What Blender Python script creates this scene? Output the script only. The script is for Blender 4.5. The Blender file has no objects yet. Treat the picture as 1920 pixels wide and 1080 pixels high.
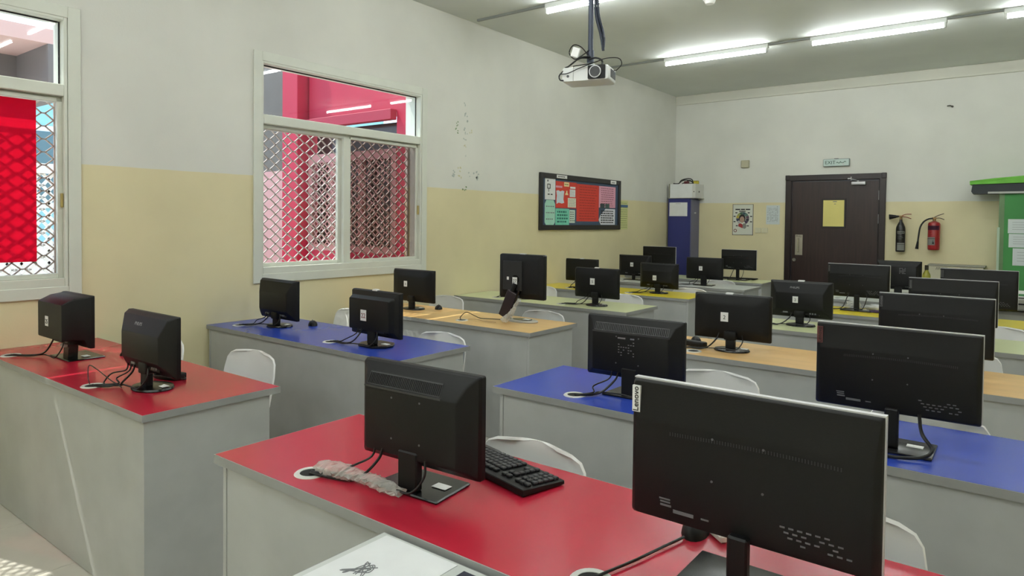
import bpy, bmesh, math, random
from mathutils import Vector, Matrix
random.seed(7)
SC = bpy.context.scene
COL = SC.collection

# ------------------------------------------------------------------ camera
cam = bpy.data.cameras.new('camera'); cam_o = bpy.data.objects.new('camera', cam); COL.objects.link(cam_o)
CX, CZ = 4.3934, 1.4719
YAW, PITCH, ROLL = math.radians(37.352), math.radians(1.444), math.radians(0.648)
fw = Vector((-math.sin(YAW), math.cos(YAW), 0)); rt = Vector((math.cos(YAW), math.sin(YAW), 0)); up = Vector((0, 0, 1))
fw2 = fw*math.cos(PITCH) - up*math.sin(PITCH); up2 = up*math.cos(PITCH) + fw*math.sin(PITCH)
R_ = rt*math.cos(ROLL) + up2*math.sin(ROLL); U_ = up2*math.cos(ROLL) - rt*math.sin(ROLL)
M = Matrix((R_, U_, -fw2)).transposed().to_4x4(); M.translation = (CX, 0, CZ)
cam_o.matrix_world = M
cam.sensor_width = 36; cam.lens = 36*1271.48/1920; cam.shift_y = -(540-446.1)/1920
cam.clip_start = .05; cam.clip_end = 200
SC.camera = cam_o

# ------------------------------------------------------------------ world, sun, exposure
w = bpy.data.worlds.new('World'); SC.world = w; w.use_nodes = True
bg = w.node_tree.nodes['Background']; bg.inputs[0].default_value = (.62, .80, 1, 1); bg.inputs[1].default_value = 2.8
sun = bpy.data.lights.new('sun', 'SUN'); sun_o = bpy.data.objects.new('sun', sun); COL.objects.link(sun_o)
sun.energy = 7.0; sun.angle = .009; sun.color = (1, .95, .86)
sun_o.rotation_euler = Vector((.5, .15, -.8)).to_track_quat('-Z', 'Y').to_euler(); sun_o.location = (-3, 0, 8)
SC.view_settings.view_transform = 'Standard'; SC.view_settings.look = 'None'
SC.view_settings.exposure = 0.0; SC.view_settings.gamma = 1; SC.view_settings.use_curve_mapping = False
TUBE = 72.0      # emission of a fluorescent tube

# ------------------------------------------------------------------ materials
def lin(c):
    return tuple((v/255/12.92 if v/255 <= .04045 else ((v/255+.055)/1.055)**2.4) for v in c)
MATS = {}
def mat(name, rgb, rough=.5, var=.0, scale=8, metal=0, bump=0, bscale=60, spec=.5, trans=0, alpha=1, emit=0, detail=4, stretch=None):
    if name in MATS: return MATS[name]
    m = bpy.data.materials.new(name); m.use_nodes = True; nt = m.node_tree; N = nt.nodes; L = nt.links
    b = N['Principled BSDF']; c = lin(rgb)
    b.inputs['Base Color'].default_value = (*c, 1); b.inputs['Roughness'].default_value = rough
    b.inputs['Metallic'].default_value = metal; b.inputs['Specular IOR Level'].default_value = spec
    if trans: b.inputs['Transmission Weight'].default_value = trans
    if alpha < 1: b.inputs['Alpha'].default_value = alpha
    if emit: b.inputs['Emission Color'].default_value = (*c, 1); b.inputs['Emission Strength'].default_value = emit
    if var or bump:
        tc = N.new('ShaderNodeTexCoord'); vec = tc.outputs['Object']
        if stretch:
            mp = N.new('ShaderNodeMapping'); mp.inputs['Scale'].default_value = stretch; L.new(vec, mp.inputs['Vector']); vec = mp.outputs[0]
    if var:
        nz = N.new('ShaderNodeTexNoise'); nz.inputs['Scale'].default_value = scale; nz.inputs['Detail'].default_value = detail
        L.new(vec, nz.inputs['Vector'])
        rp = N.new('ShaderNodeValToRGB'); rp.color_ramp.elements[0].position = .3; rp.color_ramp.elements[1].position = .7
        rp.color_ramp.elements[0].color = (*[v*(1-var) for v in c], 1); rp.color_ramp.elements[1].color = (*[min(1, v*(1+var)) for v in c], 1)
        L.new(nz.outputs['Fac'], rp.inputs[0]); L.new(rp.outputs[0], b.inputs['Base Color'])
    if bump:
        n2 = N.new('ShaderNodeTexNoise'); n2.inputs['Scale'].default_value = bscale; L.new(vec, n2.inputs['Vector'])
        bp = N.new('ShaderNodeBump'); bp.inputs['Strength'].default_value = bump; bp.inputs['Distance'].default_value = .002
        L.new(n2.outputs['Fac'], bp.inputs['Height']); L.new(bp.outputs[0], b.inputs['Normal'])
    MATS[name] = m; return m

ZB = 1.7726     # height where the cream paint ends
def wall_mat():
    m = bpy.data.materials.new('two_tone_wall_paint'); m.use_nodes = True; nt = m.node_tree; N = nt.nodes; L = nt.links
    b = N['Principled BSDF']; b.inputs['Roughness'].default_value = .55; b.inputs['Specular IOR Level'].default_value = .3
    g = N.new('ShaderNodeNewGeometry'); sp = N.new('ShaderNodeSeparateXYZ'); L.new(g.outputs['Position'], sp.inputs[0])
    nz = N.new('ShaderNodeTexNoise'); nz.inputs['Scale'].default_value = 1.3; nz.inputs['Detail'].default_value = 5; L.new(g.outputs['Position'], nz.inputs['Vector'])
    fine = N.new('ShaderNodeTexNoise'); fine.inputs['Scale'].default_value = 3; L.new(g.outputs['Position'], fine.inputs['Vector'])
    add = N.new('ShaderNodeMath'); add.operation = 'MULTIPLY_ADD'; add.inputs[1].default_value = .012; L.new(fine.outputs['Fac'], add.inputs[0]); L.new(sp.outputs['Z'], add.inputs[2])
    gt = N.new('ShaderNodeMath'); gt.operation = 'GREATER_THAN'; gt.inputs[1].default_value = ZB+.006; L.new(add.outputs[0], gt.inputs[0])
    mx = N.new('ShaderNodeMix'); mx.data_type = 'RGBA'; L.new(gt.outputs[0], mx.inputs[0])
    mx.inputs[6].default_value = (*lin((228, 218, 178)), 1); mx.inputs[7].default_value = (*lin((225, 225, 217)), 1)
    mv = N.new('ShaderNodeMix'); mv.data_type = 'RGBA'; mv.blend_type = 'MULTIPLY'; mv.inputs[0].default_value = 1
    rp = N.new('ShaderNodeValToRGB'); rp.color_ramp.elements[0].color = (.9, .9, .9, 1); rp.color_ramp.elements[1].color = (1, 1, 1, 1)
    rp.color_ramp.elements[0].position = .35; rp.color_ramp.elements[1].position = .65
    L.new(nz.outputs['Fac'], rp.inputs[0]); L.new(mx.outputs[2], mv.inputs[6]); L.new(rp.outputs[0], mv.inputs[7]); L.new(mv.outputs[2], b.inputs['Base Color'])
    b2 = N.new('ShaderNodeTexNoise'); b2.inputs['Scale'].default_value = 90; L.new(g.outputs['Position'], b2.inputs['Vector'])
    bp = N.new('ShaderNodeBump'); bp.inputs['Strength'].default_value = .12; bp.inputs['Distance'].default_value = .003; L.new(b2.outputs['Fac'], bp.inputs['Height']); L.new(bp.outputs[0], b.inputs['Normal'])
    MATS['wall'] = m
wall_mat()
def glass_mat(name, tint, ior=1.5):
    m = bpy.data.materials.new(name); m.use_nodes = True; nt = m.node_tree; N = nt.nodes; L = nt.links
    N.remove(N['Principled BSDF']); out = N['Material Output']
    t = N.new('ShaderNodeBsdfTransparent'); t.inputs[0].default_value = (*tint, 1); g = N.new('ShaderNodeBsdfGlossy'); g.inputs['Roughness'].default_value = .02
    f = N.new('ShaderNodeFresnel'); ge = N.new('ShaderNodeNewGeometry'); mr = N.new('ShaderNodeMapRange'); mr.inputs[3].default_value = ior; mr.inputs[4].default_value = 1/ior
    L.new(ge.outputs['Backfacing'], mr.inputs[0]); L.new(mr.outputs[0], f.inputs[0]); mx = N.new('ShaderNodeMixShader')
    L.new(f.outputs[0], mx.inputs[0]); L.new(t.outputs[0], mx.inputs[1]); L.new(g.outputs[0], mx.inputs[2]); L.new(mx.outputs[0], out.inputs[0])
    MATS[name] = m
glass_mat('window_glass', (.93, .95, .95)); glass_mat('screened_glass', (.62, .58, .56)); glass_mat('clear_plastic', (.90, .90, .88), 1.35)
def film_mat():
    m = bpy.data.materials.new('red_film'); m.use_nodes = True; nt = m.node_tree; N = nt.nodes; L = nt.links
    N.remove(N['Principled BSDF']); out = N['Material Output']
    tl = N.new('ShaderNodeBsdfTranslucent'); tl.inputs[0].default_value = (.80, .06, .14, 1)
    tr = N.new('ShaderNodeBsdfTransparent'); tr.inputs[0].default_value = (.85, .09, .18, 1)
    df = N.new('ShaderNodeBsdfDiffuse'); df.inputs[0].default_value = (.7, .02, .07, 1)
    a = N.new('ShaderNodeMixShader'); a.inputs[0].default_value = .25; L.new(tl.outputs[0], a.inputs[1]); L.new(df.outputs[0], a.inputs[2])
    b = N.new('ShaderNodeMixShader'); b.inputs[0].default_value = .35; L.new(a.outputs[0], b.inputs[1]); L.new(tr.outputs[0], b.inputs[2])
    L.new(b.outputs[0], out.inputs[0]); MATS['film'] = m
film_mat()
BLK = mat('black_plastic', (8, 8, 9), .5, .12, 30, bump=.1, bscale=300, spec=.32)
BLK2 = mat('gloss_black_plastic', (9, 9, 10), .25)
DARK = mat('dark_slot', (6, 6, 6), .8)
SCREEN = mat('screen_glass', (8, 8, 9), .12)
SILV = mat('silver_trim', (200, 200, 202), .35, metal=.3)
GREYP = mat('grey_plastic', (120, 118, 112), .5)
WHITEP = mat('white_label', (232, 232, 230), .6)
INK = mat('black_ink', (18, 18, 18), .7)
REDINK = mat('red_ink', (120, 20, 25), .7)
GREYINK = mat('grey_ink', (120, 122, 124), .7)
PRINT = mat('grey_print', (96, 97, 100), .7)
ALU = mat('painted_aluminium', (216, 219, 208), .4, .04, 5)
CABLE = mat('cable_rubber', (14, 14, 15), .5)
PANEL = mat('grey_laminate', (176, 178, 176), .45, .06, 6, bump=.05)
PANELD = mat('grey_edge', (148, 149, 147), .45, .05, 9)
CHAIR = mat('white_chair_plastic', (236, 236, 234), .38, .03, 5)
CHROME = mat('chair_metal', (150, 150, 152), .3, metal=.9)
PAPER = mat('white_paper', (228, 230, 230), .8, .03, 12)

# ------------------------------------------------------------------ mesh helpers
def B(): return bmesh.new()
def bx(bm, c, s, bev=0, seg=2, rot=None):
    r = bmesh.ops.create_cube(bm, size=1); vs = r['verts']
    bmesh.ops.scale(bm, vec=s, verts=vs)
    if rot: bmesh.ops.rotate(bm, cent=(0, 0, 0), matrix=rot, verts=vs)
    bmesh.ops.translate(bm, vec=c, verts=vs)
    if bev:
        es = list({e for v in vs for e in v.link_edges})
        bmesh.ops.bevel(bm, geom=es, offset=bev, segments=seg, affect='EDGES', profile=.5)
def bx2(bm, a, b, bev=0, seg=2):
    bx(bm, [(a[i]+b[i])/2 for i in range(3)], [abs(b[i]-a[i]) for i in range(3)], bev, seg)
def cyl(bm, p, q, r1, r2=None, n=16, caps=True):
    p, q = Vector(p), Vector(q); d = q-p
    r = bmesh.ops.create_cone(bm, cap_ends=caps, segments=n, radius1=r1, radius2=r1 if r2 is None else r2, depth=d.length)
    mt = d.to_track_quat('Z', 'Y').to_matrix().to_4x4(); mt.translation = (p+q)/2
    bmesh.ops.transform(bm, matrix=mt, verts=r['verts'])
def lathe(bm, prof, c=(0, 0, 0), n=20):
    rings = []
    for r, z in prof:
        rings.append([bm.verts.new((c[0]+r*math.cos(2*math.pi*k/n), c[1]+r*math.sin(2*math.pi*k/n), c[2]+z)) for k in range(n)])
    for a, b in zip(rings, rings[1:]):
        for k in range(n): bm.faces.new((a[k], a[(k+1) % n], b[(k+1) % n], b[k]))
    bm.faces.new(rings[0][::-1]); bm.faces.new(rings[-1])
def catmull(pts, n=8):
    P = [Vector(p) for p in pts]; P = [P[0]*2-P[1]]+P+[P[-1]*2-P[-2]]; out = []
    for i in range(1, len(P)-2):
        for k in range(n):
            t = k/n; a, b, c, d = P[i-1], P[i], P[i+1], P[i+2]
            out.append(.5*((2*b)+(c-a)*t+(2*a-5*b+4*c-d)*t*t+(-a+3*b-3*c+d)*t**3))
    out.append(P[-2]); return out
def tube(bm, pts, r, n=6, smooth=8):
    P = catmull(pts, smooth) if smooth else [Vector(p) for p in pts]
    rings = []
    for i, p in enumerate(P):
        t = (P[min(i+1, len(P)-1)]-P[max(i-1, 0)]).normalized()
        a = t.cross(Vector((0, 0, 1)));  a = a if a.length > .05 else t.cross(Vector((0, 1, 0)))
        a.normalize(); b = a.cross(t)
        rr = r(i/(len(P)-1)) if callable(r) else r
        rings.append([bm.verts.new(p+a*rr*math.cos(2*math.pi*k/n)+b*rr*math.sin(2*math.pi*k/n)) for k in range(n)])
    for x, y in zip(rings, rings[1:]):
        for k in range(n): bm.faces.new((x[k], x[(k+1) % n], y[(k+1) % n], y[k]))
    bm.faces.new(rings[0][::-1]); bm.faces.new(rings[-1])
def rrect(x0, x1, z0, z1, r, seg=3):
    out = []
    r = min(r, (x1-x0)/2-.0001, (z1-z0)/2-.0001)
    for cx, cz, a0 in ((x1-r, z1-r, 0), (x0+r, z1-r, 90), (x0+r, z0+r, 180), (x1-r, z0+r, 270)):
        for k in range(seg+1):
            a = math.radians(a0+90*k/seg); out.append((cx+r*math.cos(a), cz+r*math.sin(a)))
    return out
def loft(bm, secs):
    """secs: list of (x0,x1,z0,z1,y,r) rounded rectangles, lofted along y"""
    rings = [[bm.verts.new((x, s[4], z)) for x, z in rrect(s[0], s[1], s[2], s[3], s[5])] for s in secs]
    n = len(rings[0])
    for a, b in zip(rings, rings[1:]):
        for k in range(n): bm.faces.new((a[k], a[(k+1) % n], b[(k+1) % n], b[k]))
    bm.faces.new(rings[0][::-1]); bm.faces.new(rings[-1])
def prism(bm, pts, ax, a, b):
    """polygon pts (2d) extruded along axis ax from a to b"""
    def v(p, t):
        q = list(p); q.insert(ax, t); return q
    A = [bm.verts.new(v(p, a)) for p in pts]; Bv = [bm.verts.new(v(p, b)) for p in pts]; n = len(pts)
    for k in range(n): bm.faces.new((A[k], A[(k+1) % n], Bv[(k+1) % n], Bv[k]))
    bm.faces.new(A[::-1]); bm.faces.new(Bv)
def to_mesh(name, bm, m, smooth=None):
    bmesh.ops.recalc_face_normals(bm, faces=bm.faces)
    me = bpy.data.meshes.new(name); bm.to_mesh(me); bm.free()
    if m: me.materials.append(m)
    if smooth is not None:
        for p in me.polygons: p.use_smooth = True
        me.set_sharp_from_angle(angle=math.radians(smooth))
    return me
def obj(name, bm, m, parent=None, smooth=None, recenter=False):
    me = bm if isinstance(bm, bpy.types.Mesh) else to_mesh(name, bm, m, smooth)
    o = bpy.data.objects.new(name, me); COL.objects.link(o)
    if parent: o.parent = parent
    elif recenter:
        xs = [v.co for v in me.vertices]
        c = Vector(((min(v.x for v in xs)+max(v.x for v in xs))/2, (min(v.y for v in xs)+max(v.y for v in xs))/2, min(v.z for v in xs)))
        me.transform(Matrix.Translation(-c)); o.location = c
    return o
def tag(o, label=None, cat=None, group=None, kind=None):
    if label: o['label'] = label
    if cat: o['category'] = cat
    if group: o['group'] = group
    if kind: o['kind'] = kind
    return o
def thing(name, label, cat, loc=(0, 0, 0), rz=0, group=None, kind=None):
    o = bpy.data.objects.new(name, None); COL.objects.link(o); o.empty_display_size = .05
    o.location = loc; o.rotation_euler = (0, 0, rz); return tag(o, label, cat, group, kind)
def copy_tree(o, parent=None):
    c = o.copy(); COL.objects.link(c); c.parent = parent
    for ch in o.children: copy_tree(ch, c)
    return c
TXT = {}
def text_mesh(s, size, m, depth=.0006):
    k = (s, size, m.name)
    if k in TXT: return TXT[k]
    cu = bpy.data.curves.new('lettering', 'FONT'); cu.body = s; cu.size = size; cu.align_x = 'CENTER'; cu.align_y = 'CENTER'; cu.extrude = depth
    cu.resolution_u = 3
    o = bpy.data.objects.new('lettering', cu); COL.objects.link(o)
    me = bpy.data.meshes.new_from_object(o.evaluated_get(bpy.context.evaluated_depsgraph_get()))
    bpy.data.objects.remove(o); me.materials.clear(); me.materials.append(m); TXT[k] = me; return me
def text(s, size, m, parent, loc, rot=(math.pi/2, 0, 0), name='lettering'):
    o = bpy.data.objects.new(name, text_mesh(s, size, m)); COL.objects.link(o); o.parent = parent; o.location = loc; o.rotation_euler = rot; return o

# ------------------------------------------------------------------ the room
YB, ZC, XR, YF = 9.9178, 3.4146, 6.6, -2.4
T = .2
def struct(name, bm, m, smooth=None): return tag(obj(name, bm, m, smooth=smooth), kind='structure')
DY = -2.837                                   # window 1 is window 2 moved along the wall
WY0, WY1, WZ0, WZ1 = 2.775, 4.385, 1.065, 2.60   # wall opening of window 2
b = B(); bx2(b, (-T, YF-T, -.14), (XR+T, YB+T, -.012)); fl = struct('floor', b, mat('grout', (150, 146, 138), .8))
b = B(); bx2(b, (.0015, .0015, -.012), (.5985, .5985, 0), .0015, 1); tile_me = to_mesh('tile', b, mat('floor_tile', (206, 202, 192), .22, .06, 5, bump=.02))
nx, ny = int(XR/.6), int((YB-YF)/.6)+1
for i in range(nx):
    for j in range(ny):
        if YF+j*.6+.6 > YB+.15: continue
        o = obj('tile', tile_me, None, fl); o.location = (i*.6, YF+j*.6, 0)
b = B(); bx2(b, (-T, YF-T, ZC), (XR+T, YB+T, ZC+.15)); struct('ceiling', b, mat('ceiling_paint', (222, 226, 222), .7, .04, 1.5))
b = B()
ys = [YF-T, WY0+DY, WY1+DY, WY0, WY1, YB+T]
for k in (0, 2, 4): bx2(b, (-T, ys[k], -.012), (0, ys[k+1], ZC))
for k in (1, 3):
    bx2(b, (-T, ys[k], -.012), (0, ys[k+1], WZ0)); bx2(b, (-T, ys[k], WZ1), (0, ys[k+1], ZC))
wl = struct('wall_left', b, MATS['wall'])
D0, D1, DZ = 1.72, 2.845, 2.085               # door opening
b = B(); bx2(b, (0, YB, -.012), (D0, YB+T, ZC)); bx2(b, (D1, YB, -.012), (XR, YB+T, ZC)); bx2(b, (D0, YB, DZ), (D1, YB+T, ZC)); struct('wall_back', b, MATS['wall'])
b = B(); bx2(b, (XR, YF-T, -.012), (XR+T, YB+T, ZC)); struct('wall_right', b, MATS['wall'])
b = B(); bx2(b, (-T, YF-T, -.012), (XR+T, YF, ZC)); struct('wall_front', b, MATS['wall'])
b = B(); bx2(b, (.001, YB-.035, ZC-.135), (XR-.001, YB-.0005, ZC-.0005), .004, 1); struct('trim_1', b, mat('beam_paint', (220, 219, 208), .6, .03, 2))
# tape scraps and torn paper left on the window wall
random.seed(3)
scr = {}
def scrap(mname, rgb, spots):
    b = B()
    for y, z, s in spots:
        for k in range(3):
            yy, zz = y+random.uniform(-s, s), z+random.uniform(-s, s)
            pts = [(yy+random.uniform(.3, 1)*s*.5*math.cos(a), zz+random.uniform(.3, 1)*s*.5*math.sin(a)) for a in (0, 1.1, 2.2, 3.4, 4.6, 5.6)]
            prism(b, pts, 0, .0003, .0016)
    tag(obj('tape_scrap', b, mat(mname, rgb, .7), wl), kind='stuff')
scrap('green_scrap', (124, 150, 108), [(4.87, 2.40, .02), (4.85, 2.36, .02), (4.88, 2.33, .02), (4.985, 1.80, .03), (4.97, 1.78, .02)])
scrap('grey_scrap', (182, 190, 184), [(4.99, 2.60, .02), (4.99, 2.50, .03), (5.0, 2.46, .03), (4.98, 2.36, .025), (5.0, 2.32, .02), (4.98, 2.25, .02), (4.82, 1.93, .03), (4.80, 1.90, .03), (5.14, 1.94, .03), (5.20, 1.93, .04), (5.19, 1.89, .03), (5.0, 2.1, .01), (5.06, 1.92, .02)])
scrap('cream_scrap', (208, 204, 168), [(4.90, 1.95, .03), (4.92, 1.9, .03), (5.06, 2.34, .025), (4.98, 2.2, .02)])

# windows ------------------------------------------------------------
def lattice(bm, y0, y1, z0, z1, x, cy=.105, cz=.076, r=.0035):
    ny, nz = int(round((y1-y0)/cy)), int(round((z1-z0)/cz)); dy, dz = (y1-y0)/ny, (z1-z0)/nz
    def seg(p, q):
        p, q = Vector(p), Vector(q); d = (q-p).normalized(); n = Vector((0, -d.z, d.y))*r; f = Vector((r*1.5, 0, 0))
        A = [bm.verts.new(p+s) for s in (n+f, n-f, -n-f, -n+f)]; Bv = [bm.verts.new(q+s) for s in (n+f, n-f, -n-f, -n+f)]
        for k in range(4): bm.faces.new((A[k], A[(k+1) % 4], Bv[(k+1) % 4], Bv[k]))
    for i in range(ny):
        for j in range(nz):
            L_, R2, m_ = y0+i*dy, y0+(i+1)*dy, y0+(i+.5)*dy; lo, hi, c = z0+j*dz, z0+(j+1)*dz, z0+(j+.5)*dz
            e = dy*.09
            for p, q in (((L_, c), (m_-e, hi)), ((m_+e, hi), (R2, c)), ((L_, c), (m_-e, lo)), ((m_+e, lo), (R2, c)), ((m_-e, hi), (m_+e, hi))):
                seg((x, *p), (x, *q))
def frame(bm, y0, y1, z0, z1, wd, x0, x1, wb=None, bev=.003):
    wb = wb or wd
    bx2(bm, (x0, y0, z0), (x1, y0+wd, z1), bev, 1); bx2(bm, (x0, y1-wd, z0), (x1, y1, z1), bev, 1)
    bx2(bm, (x0, y0+wd, z0), (x1, y1-wd, z0+wb), bev, 1); bx2(bm, (x0, y0+wd, z1-wd), (x1, y1-wd, z1), bev, 1)
def window(name, dy, label, g2='screened_glass'):
    W = thing(name, label, 'window', (0, (WY0+WY1)/2+dy, WZ0), kind='structure')
    oy, oz = (WY0+WY1)/2, WZ0
    def part(n, fn, m, parent=W, smooth=None):
        bm = B(); fn(bm); bmesh.ops.translate(bm, vec=(0, -oy, -oz), verts=bm.verts); return obj(n, bm, m, parent, smooth)
    part('window_trim', lambda q: frame(q, 2.715, 4.452, 1.003, 2.662, .066, .0005, .016, .066), ALU)
    part('window_frame', lambda q: frame(q, 2.776, 4.384, 1.066, 2.599, .018, -.12, .012, .05), ALU)
    part('transom', lambda q: (bx2(q, (-.10, 2.794, 2.150), (.012, 4.366, 2.218), .004, 1), bx2(q, (-.10, 2.794, 2.122), (-.03, 4.366, 2.150), .002, 1)), ALU)
    part('fixed_pane', lambda q: bx2(q, (-.053, 2.794, 2.218), (-.048, 4.366, 2.581)), MATS['window_glass'])
    part('pane_gasket', lambda q: frame(q, 2.794, 4.366, 2.218, 2.581, .008, -.056, -.046), mat('black_gasket', (30, 30, 34), .6))
    for sn, y0, y1, x0, g in (('sash', 2.794, 3.545, -.085, 'window_glass'), ('sash', 3.530, 4.366, -.045, g2)):
        yl, yr = (y0+.0, 3.503) if x0 < -.06 else (3.598, 4.340)
        s = part(sn, lambda q: (bx2(q, (x0, y0, 1.116), (x0+.03, yl if yl > y0 else y0+.001, 2.122)) if yl > y0 else None,
                                bx2(q, (x0, yr, 1.116), (x0+.03, y1, 2.122), .002, 1), bx2(q, (x0, yl, 1.116), (x0+.03, yr, 1.142), .002, 1), bx2(q, (x0, yl, 2.118), (x0+.03, yr, 2.140), .002, 1)), ALU)
        part('pane', lambda q: bx2(q, (x0+.012, yl, 1.142), (x0+.016, yr, 2.118)), MATS[g], s)
    s2 = part('latch', lambda q: bx2(q, (-.0145, 4.352, 1.52), (.002, 4.364, 1.60), .002, 1), mat('brass_latch', (188, 170, 110), .35, metal=.6))
    part('security_grille', lambda q: (lattice(q, 2.79, 4.37, 1.09, 2.14, -.16), frame(q, 2.776, 4.384, 1.066, 2.16, .014, -.168, -.152)), mat('grille_paint', (188, 172, 166), .5), W)
    return W, part
W2, part2 = window('window_2', 0, 'white aluminium sliding window with fixed top pane beside the tape scraps')
W1, part1 = window('window_1', DY, 'white aluminium sliding window partly covered by a red film above the red desk', 'window_glass')
f = part1('red_film', lambda q: bx2(q, (-.024, 3.604, 1.214), (-.0225, 1.402-DY, 2.112)), MATS['film'])
tag(f, 'red translucent film stuck over the pane')

# door ----------------------------------------------------------------
WOOD = mat('dark_wood', (42, 25, 23), .35, .35, 3, stretch=(14, 14, .8), bump=.05)
WOODF = mat('dark_wood_frame', (34, 23, 23), .35, .25, 3, stretch=(14, 14, .8))
Dr = thing('door_1', 'dark brown wooden door with taped paper and steel pull handle', 'door', ((D0+D1)/2, YB, 0), kind='structure')
dx = (D0+D1)/2
def dpart(n, fn, m, parent=Dr, smooth=None):
    bm = B(); fn(bm); bmesh.ops.translate(bm, vec=(-dx, -YB, 0), verts=bm.verts); return obj(n, bm, m, parent, smooth)
def dframe(q):
    for a, c in ((1.6588, 1.735), (2.83, 2.9057)): bx2(q, (a, YB-.03, 0), (c, YB-.0005, 2.085), .006, 2)
    bx2(q, (1.6588, YB-.03, 2.070), (2.9057, YB-.0005, 2.1472), .006, 2)
    for a in (1.6588, 2.8557): bx2(q, (a-.003, YB-.036, 2.08), (a+.053, YB-.001, 2.150), .004, 1)
dpart('door_frame', dframe, WOODF)
def dstop(q):
    bx2(q, (1.721, YB-.0, 0), (1.745, YB+.1, 2.084)); bx2(q, (2.82, YB, 0), (2.844, YB+.1, 2.084)); bx2(q, (1.745, YB, 2.062), (2.82, YB+.1, 2.084))
dpart('door_jamb', dstop, WOODF)
leaf = dpart('door_leaf', lambda q: bx2(q, (1.747, YB+.004, .006), (2.818, YB+.044, 2.060), .002, 1), WOOD)
def vp(q):
    for a, c, e, g in ((2.130, 2.150, 1.425, 1.82), (2.414, 2.434, 1.425, 1.82), (2.150, 2.414, 1.425, 1.445), (2.150, 2.414, 1.800, 1.82)):
        bx2(q, (a, YB-.008, e), (c, YB+.004, g), .002, 1)
dpart('vision_panel_frame', vp, mat('black_wood', (28, 20, 20), .4), leaf)
pp = dpart('taped_paper', lambda q: bx2(q, (2.150, YB-.001, 1.445), (2.414, YB+.0035, 1.800)), mat('yellow_paper', (226, 214, 132), .75, .03, 6), leaf)
dpart('writing', lambda q: (bx2(q, (2.27, YB-.0018, 1.775), (2.32, YB-.0012, 1.785)), bx2(q, (2.285, YB-.0018, 1.745), (2.31, YB-.0012, 1.752))), GREYINK, pp)
pl = dpart('pull_plate', lambda q: bx2(q, (1.795, YB-.001, 1.042), (1.892, YB+.0038, 1.325), .001, 1), mat('brushed_steel', (178, 172, 158), .35, metal=.8), leaf)
dpart('pull_handle', lambda q: tube(q, [(1.845, YB-.001, 1.085), (1.845, YB-.04, 1.09), (1.845, YB-.045, 1.12), (1.845, YB-.045, 1.24), (1.845, YB-.04, 1.265), (1.845, YB-.001, 1.27)], .008, 8), mat('bright_steel', (225, 222, 214), .2, metal=.9), leaf, 40)
text('PULL', .035, INK, pl, (1.8435-dx, -.0018, 1.302))
dpart('lock', lambda q: cyl(q, (1.787, YB+.004, .975), (1.787, YB-.012, .975), .024, n=20), mat('bright_steel', (225, 222, 214), .2, metal=.9), leaf, 40)
def closer(q):
    bx2(q, (2.50, YB-.05, 2.000), (2.668, YB+.003, 2.040), .005, 2); cyl(q, (2.575, YB-.025, 2.04), (2.575, YB-.025, 2.055), .012)
    tube(q, [(2.575, YB-.025, 2.05), (2.55, YB-.07, 2.063), (2.50, YB-.08, 2.075), (2.478, YB-.04, 2.082)], .006, 6); bx2(q, (2.455, YB-.05, 2.072), (2.50, YB-.029, 2.09), .003, 1); cyl(q, (2.498, YB-.05, 2.06), (2.498, YB-.05, 2.105), .007)
tag(dpart('door_closer', closer, SILV, leaf, 40), 'silver door closer')
for z in (1.55, 1.86, .3): dpart('hinge', lambda q: cyl(q, (2.822, YB-.004, z-.06), (2.822, YB-.004, z+.06), .0035, n=8), SILV, leaf)

# ------------------------------------------------------------------ outside
b = B(); bx2(b, (-30, -20, -.3), (-T-.001, 30, -.14)); tag(obj('ground', b, mat('pale_paving', (196, 188, 176), .8, .08, 2)), kind='structure')
RED = mat('red_exterior_paint', (176, 30, 62), .6, .05, 4); PINK = mat('pink_panel', (190, 142, 142), .7, .04, 6); GREYX = mat('grey_exterior', (98, 92, 88), .8, .08, 5)
YW = 5.0
wing = thing('exterior_wing', 'red painted wing wall with barred window outside the classroom', 'building', (-1.7, YW, -.14))
def wpart(n, fn, m, parent=wing):
    bm = B(); fn(bm); bmesh.ops.translate(bm, vec=(1.7, -YW, .14), verts=bm.verts); return obj(n, bm, m, parent)
wpart('wall', lambda q: (bx2(q, (-2.5, YW, -.14), (-.98, YW+.25, 1.10)), bx2(q, (-2.5, YW, 2.62), (-.98, YW+.25, 3.7)), bx2(q, (-.98, YW, -.14), (-.72, YW+.25, 3.7))), RED)
wpart('corner_post', lambda q: bx2(q, (-.72, YW+.03, -.14), (-.205, YW+.25, 3.7)), mat('dull_pink_paint', (176, 112, 108), .7, .05, 4))
wpart('beam', lambda q: bx2(q, (-2.5, YW-.09, 2.53), (-.98, YW-.001, 2.64), .004, 1), mat('dark_red_paint', (160, 36, 62), .6))
wpart('pillar', lambda q: bx2(q, (-2.84, YW-.14, -.14), (-2.54, YW+.2, 3.7), .006, 1), RED)
wpart('pink_panel', lambda q: bx2(q, (-5.2, YW+.06, -.14), (-2.85, YW+.25, 2.07)), PINK)
wpart('upper_wall', lambda q: bx2(q, (-5.2, YW+.07, 2.07), (-2.85, YW+.25, 3.7)), GREYX)
wpart('dark_pane', lambda q: bx2(q, (-2.5, YW+.12, 1.10), (-.98, YW+.14, 2.53)), mat('dark_glass', (58, 40, 42), .15))
PKF = mat('pink_frame', (180, 122, 122), .5)
wpart('window_frame', lambda q: [bx2(q, p, r) for p, r in (((-2.5, YW-.01, 1.1), (-2.42, YW+.05, 2.23)), ((-1.06, YW-.01, 1.1), (-.98, YW+.05, 2.23)), ((-2.42, YW-.01, 2.13), (-1.06, YW+.05, 2.23)), ((-2.42, YW-.01, 1.1), (-1.06, YW+.05, 1.17)))], PKF)
for xm in (-2.07, -1.56): wpart('mullion', lambda q: bx2(q, (xm-.035, YW+.0, 1.17), (xm+.035, YW+.05, 2.13)), PKF)
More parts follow.
